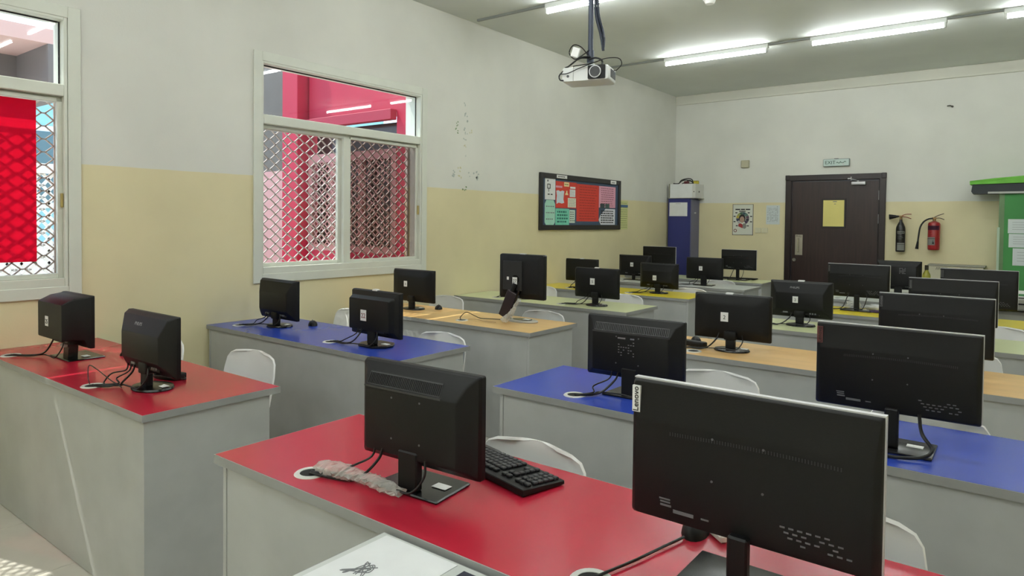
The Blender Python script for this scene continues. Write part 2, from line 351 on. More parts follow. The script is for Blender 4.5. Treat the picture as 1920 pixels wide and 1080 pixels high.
bm = B(); lattice(bm, -2.42, -1.06, 1.17, 2.13, 0, .105, .08, .004); bmesh.ops.rotate(bm, cent=(0, 0, 0), matrix=Matrix.Rotation(-math.pi/2, 3, 'Z'), verts=bm.verts)
bmesh.ops.translate(bm, vec=(1.7, -.03, .14), verts=bm.verts); obj('bar_grille', bm, mat('pink_grille', (184, 136, 134), .5), wing)
# canopy outside the first window
can = thing('canopy', 'pale pink canopy slab with grey beams outside the red film window', 'canopy', (-1.2, .6, 2.3))
def cpart(n, a, c, m):
    bm = B(); bx2(bm, a, c); bmesh.ops.translate(bm, vec=(1.2, -.6, -2.3), verts=bm.verts); obj(n, bm, m, can)
cpart('soffit', (-1.75, -2.4, 2.65), (-.98, 1.93, 2.75), mat('soffit_paint', (214, 180, 180), .7))
cpart('beam', (-1.75, 1.78, 2.3), (-.98, 1.93, 2.6499), mat('beam_grey', (120, 116, 120), .7))
cpart('beam', (-1.75, -2.4, 2.3), (-1.60, 1.7799, 2.6499), mat('beam_grey', (120, 116, 120), .7))
for yy in (-2.3, 1.80): cpart('post', (-1.74, yy, -.14), (-1.62, yy+.1, 2.2999), mat('beam_grey', (120, 116, 120), .7)) if yy < 0 else None
# building across the yard
far = thing('building', 'pale turquoise building across the yard beyond the red film window', 'building', (-9, 5, -.14))
def fpart(n, a, c, m, par=far):
    bm = B(); bx2(bm, a, c); bmesh.ops.translate(bm, vec=(9, -5, .14), verts=bm.verts); return obj(n, bm, m, par)
fpart('wall', (-9.5, 0, -.14), (-9, 12, 4.2), mat('turquoise_wall', (150, 200, 210), .8, .05, 2))
for k in range(4):
    wn = fpart('window', (-9.0, 1.2+2.6*k, 1.6), (-8.94, 2.6+2.6*k, 3.0), mat('white_frame_far', (235, 238, 238), .6)); fpart('pane', (-8.94, 1.3+2.6*k, 1.7), (-8.92, 2.5+2.6*k, 2.9), mat('far_glass', (90, 120, 130), .2), wn)
fpart('parapet', (-9.6, -.1, 4.2), (-8.9, 12.1, 4.5), mat('white_frame_far', (235, 238, 238), .6))
fen = thing('lattice_fence', 'white lattice fence panel standing in the sunny yard', 'fence', (-3.6, 2.6, -.14))
bm = B(); lattice(bm, 1.2, 4.2, .2, 1.9, 0, .12, .12, .012); bmesh.ops.translate(bm, vec=(0, -2.6, .14), verts=bm.verts); obj('lattice', bm, mat('fence_white', (240, 240, 238), .6), fen)
bm = B()
for y in (1.15, 4.15): bx2(bm, (-.05, y, -.14), (.05, y+.1, 2.0))
bx2(bm, (-.05, 1.2501, 1.9), (.05, 4.1499, 2.0)); bx2(bm, (-.05, 1.2501, .1), (.05, 4.1499, .2)); bmesh.ops.translate(bm, vec=(0, -2.6, .14), verts=bm.verts); obj('fence_frame', bm, mat('fence_white', (240, 240, 238), .6), fen)
bm = B(); bx2(bm, (-4.6, 0.2, -.14), (-4.4, 6.5, 1.15)); o = obj('garden_wall', bm, mat('white_render', (240, 240, 236), .8, .04, 3), recenter=True); tag(o, 'low white rendered garden wall behind the lattice fence', 'wall')

# ------------------------------------------------------------------ ceiling fittings
def batten(x0, y, label, group=None):
    t = thing('ceiling_light', label, 'light', (x0+.6, y, ZC), group='fluorescent tube lights on the ceiling')
    b = B(); bx(b, (0, 0, -.0255), (1.2, .06, .05), .004, 1); obj('batten', b, mat('batten_white', (225, 228, 226), .4), t)
    for s in (-1, 1):
        b = B(); bx(b, (s*.585, -.012, -.070), (.02, .032, .05), .004, 1); h = obj('lamp_holder', b, mat('batten_white', (225, 228, 226), .4), t)
    b = B(); cyl(b, (-.574, -.012, -.077), (.574, -.012, -.077), .014, n=12)
    me = to_mesh('tube', b, None, 40)
    m = MATS.get('tube_glow')
    if not m:
        m = bpy.data.materials.new('tube_glow'); m.use_nodes = True; N = m.node_tree.nodes; N.remove(N['Principled BSDF'])
        e = N.new('ShaderNodeEmission'); e.inputs[0].default_value = (.95, 1, .985, 1); e.inputs[1].default_value = TUBE; m.node_tree.links.new(e.outputs[0], N['Material Output'].inputs[0]); MATS['tube_glow'] = m
    me.materials.append(m); obj('tube', me, None, t); return t
xs3 = (.905, 2.535, 4.165)
nm = {0: 'nearest the window wall', 1: 'over the aisle', 2: 'towards the right wall'}
for y, rn in ((7.52, 'in the row close to the door wall'), (5.04, 'in the row behind the projector'), (2.56, 'in the row ahead of the projector'), (.08, 'in the row above the red desks'), (-1.6, 'in the unseen row added by the front wall for extra light')):  # last row is unseen, added behind the camera to brighten the room
    for k, x in enumerate(xs3): batten(x, y, 'lit fluorescent tube fitting %s, %s' % (rn, nm[k]))
for y in (7.52, 5.04):
    for (x0, x1), pn in zip(((.1, .903), (2.107, 2.533), (3.737, 4.163), (5.367, 6.5)), ('starting at the window wall', 'over the aisle', 'between the second and third fitting', 'ending near the right wall')):
        b = B(); bx2(b, (x0, y-.012, ZC-.02), (x1, y+.012, ZC-.0005))
        o = obj('conduit', b, mat('conduit_grey', (150, 154, 152), .6), recenter=True)
        tag(o, 'thin grey conduit %s, %s' % ('close to the door wall' if y > 6 else 'behind the projector', pn), 'conduit', 'ceiling conduits')
t = thing('smoke_detector', 'round white smoke detector on the ceiling', 'detector', (2.136, 5.753, ZC))
b = B(); lathe(b, [(.055, -.012), (.058, -.004), (.058, -.0003)]); obj('base', b, CHAIR, t, 40)
b = B(); lathe(b, [(.02, -.045), (.036, -.040), (.045, -.022), (.048, -.0121)]); obj('sensor', b, CHAIR, t, 40)

# projector hanging on a pole
PX, PY, PZ = 2.245, 3.58, 2.31
pj = thing('projector', 'white ceiling projector with round black lens hanging on a pole', 'projector', (PX, PY, PZ), math.radians(15))
b = B(); loft(b, [(-.14, .14, .0, .080, -.115, .012), (-.143, .143, -.003, .086, -.10, .014), (-.143, .143, -.003, .086, .055, .014), (-.135, .135, .0, .08, .075, .012)])
body = obj('body', b, mat('projector_white', (226, 228, 226), .4), pj, 35)
b = B(); loft(b, [(.02, .125, .004, .084, -.124, .006), (.02, .125, .004, .084, -.112, .006)]); obj('lens_surround', b, BLK, pj, 35)
b = B(); cyl(b, (.067, -.112, .044), (.067, -.136, .044), .036, n=28); obj('lens_ring', b, SILV, pj, 40)
b = B(); cyl(b, (.067, -.125, .044), (.067, -.139, .044), .031, n=28); obj('lens', b, BLK2, pj, 40)
b = B(); cyl(b, (-.105, -.1095, .03), (-.105, -.117, .03), .008, n=14); obj('infrared_window', b, BLK2, pj)
b = B()
for k in range(6): bx(b, (.144, -.06+.02*k, .045), (.004, .009, .05))
obj('side_vent', b, mat('vent_grey', (90, 92, 92), .6), pj)
b = B(); bx2(b, (-.072, -.1165, .0), (-.070, -.108, .086)); obj('seam', b, GREYP, pj)
DARKB = mat('pole_blue_grey', (58, 64, 78), .4, metal=.3)
b = B(); bx(b, (0, .0, .092), (.12, .10, .006), .002, 1); bx(b, (0, 0, .108), (.05, .05, .03), .004, 1); obj('mount_plate', b, mat('mount_silver', (190, 196, 194), .4, metal=.3), pj)
b = B(); cyl(b, (0, 0, .12), (0, 0, .20), .022, n=16); cyl(b, (0, 0, .20), (0, 0, ZC-PZ-.012), .016, n=16); obj('pole', b, DARKB, pj, 40)
b = B(); cyl(b, (0, 0, ZC-PZ-.0125), (0, 0, ZC-PZ-.0005), .06, n=24); obj('ceiling_plate', b, DARKB, pj, 40)
b = B()
tube(b, [(.028, -.012, ZC-PZ-.02), (.03, -.012, .60), (.035, -.012, .42), (.07, -.02, .28), (.085, -.02, .19)], .009, 6); tube(b, [(.045, -.01, ZC-PZ-.02), (.045, -.01, .60), (.05, -.012, .42), (.085, -.012, .28), (.085, -.02, .19)], .008, 6)
obj('cable_bundle', b, mat('cable_blue_black', (36, 42, 56), .5), pj, 60)
b = B()
tube(b, [(0, -.03, .15), (-.05, -.07, .14), (-.11, -.10, .09), (-.155, -.12, .04), (-.15, -.125, .01), (-.13, -.12, .005)], .0045, 6)
tube(b, [(.01, -.03, .155), (-.04, -.06, .15), (-.10, -.09, .10), (-.13, -.10, .085)], .004, 6)
tube(b, [(.0, -.03, .16), (-.05, -.03, .22), (-.10, -.03, .235), (-.125, -.03, .19), (-.09, -.03, .15), (-.05, -.03, .165), (.0, -.02, .20)], .0035, 6, 10)
tube(b, [(.0, -.03, .14), (.05, -.06, .14), (.09, -.07, .12), (.08, -.02, .095)], .006, 6)
tube(b, [(-.07, -.125, .085), (.05, -.13, .095), (.13, -.13, .115), (.20, -.11, .115), (.215, -.09, .085), (.18, -.06, .06), (.158, -.04, .06)], .003, 6, 10)
tube(b, [(-.155, -.12, .045), (-.10, -.13, .045), (-.03, -.13, .07), (.05, -.125, .095)], .003, 6, 10)
obj('loose_cable', b, CABLE, pj, 60)
b = B(); bx(b, (-.085, -.028, .19), (.05, .02, .06), .004, 1, Matrix.Rotation(.3, 3, 'Y')); obj('power_adapter', b, CHAIR, pj)

# ------------------------------------------------------------------ desks
H, TH = .75, .025
TOPS = dict(red=mat('red_laminate', (176, 34, 54), .25, .03, 4), blue=mat('blue_laminate', (44, 70, 172), .25, .03, 4),
            beige=mat('beige_laminate', (222, 180, 118), .3, .06, 3, stretch=(1, 10, 1)), green=mat('pale_green_laminate', (206, 212, 166), .28, .03, 4),
            yellow=mat('yellow_laminate', (226, 204, 44), .3, .03, 4), white=mat('pale_grey_laminate', (200, 204, 200), .3, .03, 4))
def desk(x0, x1, y0, dep, col, label, grom=(), ins=(.012, .012)):
    t = thing('computer_desk', label, 'desk', ((x0+x1)/2, y0+dep/2, 0), group='rows of computer desks')
    cx, cy = (x0+x1)/2, y0+dep/2; hw, hd = (x1-x0)/2, dep/2
    b = B(); bx2(b, (-hw+.003, -hd+.003, H-TH), (hw-.003, hd-.003, H)); 
    obj('desktop', b, TOPS[col], t)
    b = B()
    for a, c in (((-hw, -hd, H-TH-.002), (hw, -hd+.003, H-.0005)), ((-hw, hd-.003, H-TH-.002), (hw, hd, H-.0005)), ((-hw, -hd+.003, H-TH-.002), (-hw+.003, hd-.003, H-.0005)), ((hw-.003, -hd+.003, H-TH-.002), (hw, hd-.003, H-.0005))): bx2(b, a, c)
    obj('edge_band', b, PANELD, t)
    b = B(); bx2(b, (-hw+ins[0]+.02, -hd+.014, .004), (hw-ins[1]-.02, -hd+.032, H-TH-.0025)); obj('front_panel', b, PANEL, t)
    for xa in (-hw+ins[0], hw-ins[1]-.018):
        b = B(); bx2(b, (xa, -hd+.012, 0), (xa+.018, hd-.045, H-TH-.0025), .001, 1); obj('side_panel', b, PANEL, t)
    for gx, gy in grom:
        g = B(); n = 28
        pr = [(.030, .0), (.030, .003), (.042, .004), (.046, .0005), (.046, 0)]
        rings = [[g.verts.new((gx-cx+r*math.cos(2*math.pi*k/n), gy-cy+r*math.sin(2*math.pi*k/n), H+z)) for k in range(n)] for r, z in pr]
        for a, c in zip(rings, rings[1:]):
            for k in range(n): g.faces.new((a[k], a[(k+1) % n], c[(k+1) % n], c[k]))
        go = obj('grommet', g, mat('grommet_ring', (206, 206, 200), .5), t, 40)
        g = B(); cyl(g, (gx-cx, gy-cy, H+.0002), (gx-cx, gy-cy, H+.0012), .031, n=24); obj('grommet_opening', g, DARK, go)
    return t
LY = dict(L1=1.1302, L2=2.3716, L3=3.5295, L4=4.8423, L5=6.0945, L6=7.33, L7=8.30)
RY = dict(R1=1.0827, R2=2.2909, R3=3.5454, R4=4.7717, R5=5.93, R6=7.12, R7=8.33)
LC = dict(L1='red', L2='blue', L3='beige', L4='green', L5='yellow', L6='white', L7='green')
RC = dict(R1='red', R2='blue', R3='beige', R4='green', R5='yellow', R6='white', R7='white')
CN = dict(red='red topped', blue='blue topped', beige='beige wood topped', green='pale green topped', yellow='yellow topped', white='pale grey topped')
XL = 1.8528; XRD = 2.547; DL, DR_ = .5725, .565
for k, y in LY.items():
    gr = [(.42 if k != 'L1' else .245, y+.14), (1.15, y+.135)] if k != 'L1' else [(.245, y+.07), (1.245, y+.07)]
    if k == 'L2': gr = [(.19, y+.13), (1.15, y+.135)]
    lb = '%s computer desk with grey panels, one end against the window wall' % CN[LC[k]]
    if k == 'L7': lb = 'pale green topped computer desk beside the blue locker'
    desk(.004, XL if k != 'L6' else 1.96, y, DL, LC[k], lb, gr)
for k, y in RY.items():
    x0 = 2.432 if k == 'R1' else XRD
    gr = [(2.79, y+.09), (3.71, y+.09)] if k == 'R1' else [(2.905, y+.10), (3.75, y+.1)]
    lb = '%s computer desk on the aisle side, clear of the window wall' % CN[RC[k]]
    if k == 'R6': lb = 'pale grey topped computer desk behind the yellow desk on the aisle side'
    if k == 'R7': lb = 'pale grey topped computer desk in front of the fire extinguishers'
    desk(x0, x0+1.95, y, DR_, RC[k], lb, gr, (.032, .032))
t = desk(3.205, 4.9, .50, .575, 'white', 'pale topped table butted against the front of the red desk', (), (.03, .03))
t.name = 'side_table'; t['category'] = 'table'; t['group'] = 'front table'; t.location.z = -.012
del t['group']
for ch in t.children:
    if 'panel' in ch.name:
        for v in ch.data.vertices:
            if v.co.z < .01: v.co.z = .012

# ------------------------------------------------------------------ chairs
def make_chair():
    t = thing('plastic_chair', 'white plastic shell chair', 'chair')
    prof = [(-.215, .415), (-.205, .435), (-.16, .442), (-.08, .434), (.02, .428), (.10, .430), (.155, .448), (.19, .49), (.208, .55), (.222, .62), (.236, .69), (.247, .745), (.252, .77), (.2555, .785), (.257, .792)]
    wd = [.19, .20, .212, .215, .21, .205, .20, .20, .201, .203, .202, .192, .175, .14, .085]
    nv = 13; b = B(); rows = []
    for i, ((y, z), hw) in enumerate(zip(prof, wd)):
        r = []
        back = i >= 7
        for j in range(nv):
            s = -1+2*j/(nv-1); c = abs(s)**2.6*.028
            r.append(b.verts.new((s*hw, y-(c if back else 0), z+(0 if back else c*.6))))
        rows.append(r)
    for a, c in zip(rows, rows[1:]):
        for j in range(nv-1): b.faces.new((a[j], a[j+1], c[j+1], c[j]))
    bmesh.ops.recalc_face_normals(b, faces=b.faces)
    bmesh.ops.solidify(b, geom=list(b.faces), thickness=.009)
    bmesh.ops.subdivide_edges(b, edges=[], cuts=1)
    obj('shell', b, CHAIR, t, 60)
    for sx in (-1, 1):
        b = B(); tube(b, [(sx*.15, -.13, .425), (sx*.175, -.165, .22), (sx*.20, -.20, .004)], .011, 8, 4); obj('leg', b, CHROME, t, 50)
        b = B(); tube(b, [(sx*.15, .10, .415), (sx*.175, .16, .22), (sx*.20, .22, .004)], .011, 8, 4); obj('leg', b, CHROME, t, 50)
    b = B(); tube(b, [(-.15, -.02, .411), (.15, -.02, .411)], .010, 8, 0); tube(b, [(-.15, -.13, .421), (-.15, .10, .411)], .010, 8, 0); tube(b, [(.15, -.13, .421), (.15, .10, .411)], .010, 8, 0); obj('seat_frame', b, CHROME, t, 50)
    return t
ch0 = make_chair(); ch_used = []
def chair(x, y, rz, label):
    c = ch0 if not ch_used else copy_tree(ch0)
    ch_used.append(c); c.location = (x, y, 0); c.rotation_euler = (0, 0, math.radians(rz)); tag(c, label, 'chair', 'white plastic classroom chairs')
def chairb(x, yb, rz, label): chair(x, yb-.257, rz, label)       # yb: where the top of the backrest stands
P_ = 'white plastic shell chair '
chairb(1.265, 1.975, 4, P_+'at the aisle end of the red desk by the window wall')
chairb(.53, 1.90, -3, P_+'mostly hidden behind the slanted monitor on the red desk')
chairb(1.595, 3.02, 0, P_+'at the aisle end of the blue desk by the window wall')
chairb(.33, 3.364, -3, P_+'at the wall end of the blue desk')
chairb(.255, 4.52, 2, P_+'at the wall end of the beige desk')
chairb(1.476, 4.262, 0, P_+'behind the plastic-wrapped monitor stand')
chairb(.32, 5.90, 0, P_+'at the wall end of the pale green desk')
chairb(1.38, 5.75, 2, P_+'at the aisle end of the pale green desk by the window')
chairb(1.60, 6.753, 0, P_+'behind the yellow desk by the window wall')
chairb(1.46, 7.99, 0, P_+'behind the aisle end of the pale grey desk')
chairb(3.20, 1.715, 0, P_+'beside the black keyboard on the red desk')
chairb(4.03, 1.811, 0, P_+'behind the monitor with the white tag')
chairb(3.272, 3.063, 0, P_+'behind the vented monitor on the aisle side blue desk')
chairb(4.11, 2.92, 0, P_+'behind the monitor with the red-brown tag')
chairb(4.10, 4.45, 0, P_+'behind the wide flat monitor on the beige desk')
chairb(4.225, 5.68, 0, P_+'at the far end of the aisle side pale green desk')

# ------------------------------------------------------------------ monitors
def monitor(x, y, rz, w, h, ztop, style, base, label, num=None, npos=(.42, .5), nsize=.045, numcol=None, tagc=None, brand=None, clip=None, name='computer_monitor', yoff=0, tilt=0):
    """origin on the desk under the stand, screen faces local +y, back faces -y"""
    t = thing(name, label, 'monitor', (x, y, H), math.radians(rz), 'computer monitors on the desks')
    z1 = ztop-H; z0 = z1-h; hw = w/2; cz = (z0+z1)/2
    bd = {'flat': .034, 'vent': .052, 'step': .055, 'chunk': .062, 'deep': .125, 'slim': .022, 'arm': .040}[style]
    b = B(); loft(b, [(-hw, hw, z0, z1, -.004, .006), (-hw, hw, z0, z1, .012, .006)]); bez = obj('bezel', b, BLK if style != 'slim' else BLK, t, 40)
    b = B(); bx2(b, (-hw+.014, .0125, z0+.018), (hw-.014, .0135, z1-.014)); obj('screen', b, SCREEN, t)
    e = {'flat': [(.002, .002, .002, .002, -.012), (.010, .010, .006, .010, -.020), (.06, .06, .045, .05, -.032), (.08, .08, .065, .06, -.034)],
         'vent': [(.004, .004, .004, .004, -.014), (.028, .028, .022, .018, -.028), (.045, .045, .062, .03, -.050), (.05, .05, .068, .034, -.052)],
         'step': [(.003, .003, .003, .003, -.010), (.02, .02, .012, .03, -.030), (.05, .05, .078, .06, -.054), (.052, .052, .080, .062, -.055)],
         'chunk': [(.004, .004, .004, .004, -.016), (.024, .024, .03, .03, -.03), (.036, .036, .046, .036, -.060), (.04, .04, .05, .04, -.062)],
         'deep': [(.004, .004, .004, .004, -.014), (.010, .010, .006, .04, -.03), (.022, .022, .010, .045, -.070), (.026, .026, .034, .046, -.122), (.028, .028, .038, .048, -.125)],
         'slim': [(.001, .001, .001, .001, -.010), (.004, .004, .004, .004, -.014), (.012, .012, .075, .006, -.021), (.014, .014, .08, .008, -.022)],
         'arm': [(.004, .004, .004, .004, -.014), (.016, .016, .016, .016, -.020), (.05, .05, .05, .05, -.037), (.055, .055, .055, .055, -.040)]}[style]
    secs = [(-hw, hw, z0, z1, -.0041, .006)]+[(-hw+a, hw-c, z0+d_, z1-u, yy, .008 if style != 'flat' else .02) for a, c, u, d_, yy in e]
    b = B(); loft(b, secs); back = obj('back_cover', b, BLK, t, 30)
    ys = -bd-.0006
    # neck and base
    nb = -.045 if style not in ('slim', 'arm') else -.045
    if base == 'oval':
        b = B(); lathe(b, [(.098, 0), (.100, .004), (.096, .011), (.07, .015), (.03, .018)], n=32); bmesh.ops.scale(b, vec=(1.0, .78, 1), verts=b.verts); obj('stand_base', b, BLK2, t, 40)
        b = B(); bx2(b, (-.026, -.040, .014), (.026, -.008, z0+.012), .006, 2); bx2(b, (-.034, -.046, z0+.001), (.034, -.012, z0+.05), .006, 2); obj('stand_neck', b, BLK, t, 40)
    elif base == 'rect':
        b = B(); prism(b, [(-.115, -.07), (.115, -.07), (.105, .085), (-.105, .085)], 2, 0, .008); bmesh.ops.bevel(b, geom=list(b.edges), offset=.003, segments=1, affect='EDGES'); obj('stand_base', b, BLK2, t, 30)
        b = B(); bx2(b, (-.034, -.056 if style == 'vent' else -.034, .008), (.034, -.03 if style == 'vent' else -.010, z0+.05), .004, 1); obj('stand_neck', b, BLK, t, 30)
    elif base == 'octo':
        b = B(); prism(b, [(-.11, -.03), (-.06, -.085), (.06, -.085), (.11, -.03), (.11, .03), (.06, .085), (-.06, .085), (-.11, .03)], 2, 0, .014); bmesh.ops.bevel(b, geom=list(b.edges), offset=.004, segments=1, affect='EDGES'); obj('stand_base', b, BLK2, t, 30)
        b = B(); bx2(b, (-.032, -.046, .0142), (.032, -.012, z0+.06), .005, 1); obj('stand_neck', b, BLK, t, 30)
    elif base == 'plate':
        b = B(); bx2(b, (-.118, -.085, 0), (.118, .085, .009), .003, 2); obj('stand_base', b, BLK2, t, 30)
        b = B(); bx2(b, (-.020, -.046, .009), (.020, -.0226, z0+.022), .004, 1); obj('stand_neck', b, BLK, t, 30)
    elif base == 'foot':   # rectangular chrome-edged foot with slim raked neck
        b = B(); bx2(b, (-.12, -.085, 0), (.12, .085, .007), .003, 1); obj('stand_base', b, BLK2, t, 30)
        b = B(); prism(b, [(-.055, .007), (-.01, .007), (-.005, z0+.03), (-.05, z0+.03)], 0, -.03, .03); obj('stand_neck', b, BLK2, t, 30)
        b = B(); bx2(b, (-.024, -.072, z0-.004), (.024, -.0505, z0+.012), .003, 1); obj('hinge_cap', b, SILV, t)
    if base in ('oval', 'rect', 'octo', 'plate', 'foot'):
        b = B(); bx2(b, (.038, .0, .0185 if base == 'oval' else (.0145 if base == 'octo' else .0095)), (.085, .03, .0195 if base == 'oval' else (.0155 if base == 'octo' else .0105))); bmesh.ops.translate(b, vec=(0, 0, -.003 if base == 'oval' else 0), verts=b.verts); obj('base_label', b, WHITEP, t)
    # ports along the lower back edge
    b = B(); bx2(b, (-hw*.62, ys+.012 if style in ('slim',) else -bd*.62, z0+.020), (hw*.62, -.0045, z0+.048), .002, 1)
    pt = obj('port_recess', b, BLK, t)
    if style != 'slim':
        b = B(); yp = -bd*.62-.001
        for fx, col in ((-.5, 0), (-.42, 0), (.34, 0), (.42, 0), (.50, 0)): bx(b, (hw*fx, yp, z0+.034), (.016 if fx < 0 else .010, .004, .010))
        tag(obj('port', b, mat('port_metal', (120, 122, 124), .4, metal=.5), pt), kind='stuff')
    if num:
        nx_, nz_ = -hw+npos[0]*w, z0+npos[1]*h
        b = B(); bx(b, (nx_, ys, nz_), (nsize*.82, .001, nsize)); st = obj('number_sticker', b, WHITEP, t); tag(st, 'white sticker with the number %s' % num)
        text(num, nsize*.62, numcol or INK, st, (nx_, ys-.0008, nz_-.003))
    if tagc:
        b = B(); tx, tz = -hw+.0125, z1-.041; bx(b, (tx, -.0185, tz), (.018, .006, .056)); st = obj('brand_tag', b, tagc[0], t)
        text('Lenovo', .0178, tagc[1], st, (tx, -.0222, tz), (math.pi/2, -math.pi/2, 0))
    if brand: text(brand, .020, mat('brand_grey', (130, 130, 128), .4), back, (-hw+brand_pos(style)[0]*w, -.0425, z1-.045), (math.radians(90-22), 0, 0))
    if clip is not None:
        b = B(); bx(b, (-hw+clip*w, .003, z1+.0035), (.042, .022, .007), .002, 1); bx(b, (-hw+clip*w, -.0085, z1-.004), (.042, .003, .016)); obj('top_label', b, WHITEP, t)
    if style == 'vent':
        b = B(); bx(b, (-hw*.13 if w < .425 else 0, -.0385, z1-.044), (hw*(1.26 if w < .425 else 1.52), .004, .036), rot=Matrix.Rotation(math.radians(-28), 3, 'X')); obj('vent_strip', b, mat('lighter_black', (52, 52, 54), .4), t)  # strip and ledge use a lighter black than the back cover
        b = B(); n = 42
        for k in range(n):
            xx = -hw*.74+hw*(1.22 if w < .425 else 1.48)*k/(n-1)
            bx(b, (xx, -.0400, z1-.044), (.0036, .004, .030), rot=Matrix.Rotation(math.radians(-28), 3, 'X'))
        tag(obj('vent_slots', b, DARK, t), kind='stuff')
        b = B(); xe = hw*(.52 if w < .425 else .78)
        bx(b, ((xe-hw*.78)/2, -.049, z1-.064), (xe+hw*.80, .007, .005)); obj('vent_ledge', b, mat('lighter_black', (44, 44, 46), .4), t)
        b = B()
        for sx in (-.05, .05):
            for sz in (.05, -.06): cyl(b, (sx-.01, ys, cz+sz), (sx-.01, ys-.0008, cz+sz), .003, n=8)
        tag(obj('screw', b, PRINT, t), kind='stuff')
    if style == 'slim':
        b = B(); bx2(b, (-hw, -.0035, z1), (hw, .0115, z1+.003)); bx2(b, (hw, -.0035, z0+.004), (hw+.002, .0115, z1+.003)); obj('silver_rim', b, SILV, t)
        b = B(); n = 60
        for k in range(n): bx(b, (-hw*.62+hw*1.35*k/(n-1), ys, z1-.102+.004*math.sin(k/n*3)), (.0018, .001, .007))
        tag(obj('vent_slots', b, mat('vent_hint', (38, 38, 42), .5), t), kind='stuff')
        for sx in (-.05, .05):
            for sz in (.035, -.05):
                b = B(); cyl(b, (sx-.01, ys+.0005, cz+sz+.015), (sx-.01, ys-.001, cz+sz+.015), .0024, n=8); tag(obj('screw', b, PRINT, t), kind='stuff')
        b = B()
        bx(b, (-hw*.66, ys, z0+.050), (.024, .001, .003)); bx(b, (-hw*.655, ys, z0+.044), (.022, .001, .003)); bx(b, (-hw*.65, ys, z0+.037), (.024, .001, .004))
        bx(b, (-hw*.49, ys, z0+.029), (.044, .001, .007)); bx(b, (-hw*.30, ys, z0+.029), (.016, .001, .003))
        random.seed(int(x*100))
        for r in range(4):
            for k in range(7):
                if random.random() < .7: bx(b, (hw*(.32+.065*k+.03*r), ys, z0+.058-.009*r), (.009, .001, .003))
        tag(obj('rating_label', b, PRINT, t), kind='stuff')
    if label.startswith('black vented'):
        b = B(); random.seed(5)
        bx(b, (-.036, ys, cz+.045), (.034, .001, .006)); bx(b, (.012, ys, cz+.045), (.018, .001, .006))
        for r in range(6):
            for k in range(7):
                if random.random() < .6: bx(b, (-.048+.011*k, ys, cz+.030-.011*r), (.006, .001, .0035))
        tag(obj('rating_label', b, mat('faint_print', (120, 120, 122), .7), t), kind='stuff')
    return t
def brand_pos(style): return (.42,)
S = {}
S['m1'] = monitor(.525, 1.405, 0, .36, .262, 1.075, 'deep', 'foot', 'deep black monitor with number 25 sticker on the red desk by the window', '25', (.40, .50), .05)
S['m2'] = monitor(1.47, 1.345, 0, .43, .252, 1.068, 'step', 'oval', 'black monitor with slanted back and grey brand lettering on the red desk', brand='PHILIPS')
S['m3'] = monitor(.42, 2.655, -2, .425, .262, 1.062, 'step', 'oval', 'plain black monitor without a sticker on the blue desk by the window')
S['m4'] = monitor(1.445, 2.60, -2, .42, .258, 1.066, 'chunk', 'octo', 'black monitor with number 22 sticker and white top label on the blue desk', '22', (.40, .46), .062, REDINK, clip=.48)
S['m5'] = monitor(.455, 3.865, 0, .455, .258, 1.070, 'flat', 'oval', 'black monitor with number 3 sticker on the beige desk', '3', (.36, .55), .045)
S['m8'] = monitor(1.445, 5.075, 0, .43, .256, 1.074, 'flat', 'oval', 'black monitor with number 5 sticker on the pale green desk', '5', (.44, .55), .055, clip=.5)
S['m7'] = monitor(.545, 6.30, 0, .405, .24, 1.068, 'flat', 'oval', 'black monitor on the yellow desk beside the window wall', clip=.5)
S['m9'] = monitor(1.40, 6.40, -3, .425, .255, 1.057, 'step', 'oval', 'black monitor with number 11 sticker on the yellow desk', '11', (.45, .42), .05)
S['m10'] = monitor(.465, 7.70, 0, .44, .26, 1.060, 'step', 'plate', 'black monitor with number 10 sticker at the wall end of the pale grey desk', '10', (.46, .55), .05)
S['m11'] = monitor(1.415, 7.58, 2, .43, .25, 1.072, 'flat', 'rect', 'black monitor with number 7 sticker at the aisle end of the pale grey desk', '7', (.42, .5), .05)
S['m12'] = monitor(.36, 8.62, 0, .48, .28, 1.14, 'slim', 'plate', 'wide black monitor beside the blue locker')
S['m13'] = monitor(1.455, 8.62, 0, .445, .255, 1.135, 'slim', 'plate', 'black slim monitor on the pale green desk in front of the poster')
S['r1a'] = monitor(3.10, 1.30, 3, .415, .268, 1.078, 'vent', 'rect', 'black monitor with long vent strip beside the keyboard on the red desk')
WT = (WHITEP, INK); RT = (mat('red_brown_tag', (96, 52, 50), .5), INK); GT = (mat('dark_tag', (40, 40, 42), .5), mat('grey_letters', (110, 110, 112), .5)); LT = (mat('outline_tag', (70, 70, 72), .5), INK)
S['r1b'] = monitor(3.96, 1.335, 0, .483, .290, 1.135, 'slim', 'plate', 'wide slim black monitor with white brand tag on the red desk', tagc=WT)
S['r2a'] = monitor(3.10, 2.545, 2, .435, .256, 1.076, 'vent', 'rect', 'black vented monitor with printed label on the aisle side blue desk')
S['r2b'] = monitor(4.055, 2.50, 0, .472, .276, 1.137, 'slim', 'plate', 'wide slim black monitor with red-brown brand tag on the blue desk', tagc=RT)
S['r3a'] = monitor(3.068, 3.80, 2, .43, .256, 1.071, 'flat', 'oval', 'black monitor with number 2 sticker and oval base on the beige desk', '2', (.42, .50), .052, clip=.46)
S['r3b'] = monitor(4.035, 3.86, 0, .480, .284, 1.130, 'slim', 'plate', 'wide slim black monitor with dark brand tag on the beige desk', tagc=GT)
S['r4a'] = monitor(3.115, 5.065, 0, .418, .256, 1.067, 'step', 'oval', 'black lettered monitor with number 2 sticker and white top label, pale green desk', '2', (.44, .50), .045, brand='PHILIPS', clip=.5)
S['r4b'] = monitor(4.010, 5.12, 0, .480, .284, 1.129, 'slim', 'plate', 'wide slim black monitor with dark tag on the aisle side pale green desk', tagc=GT)
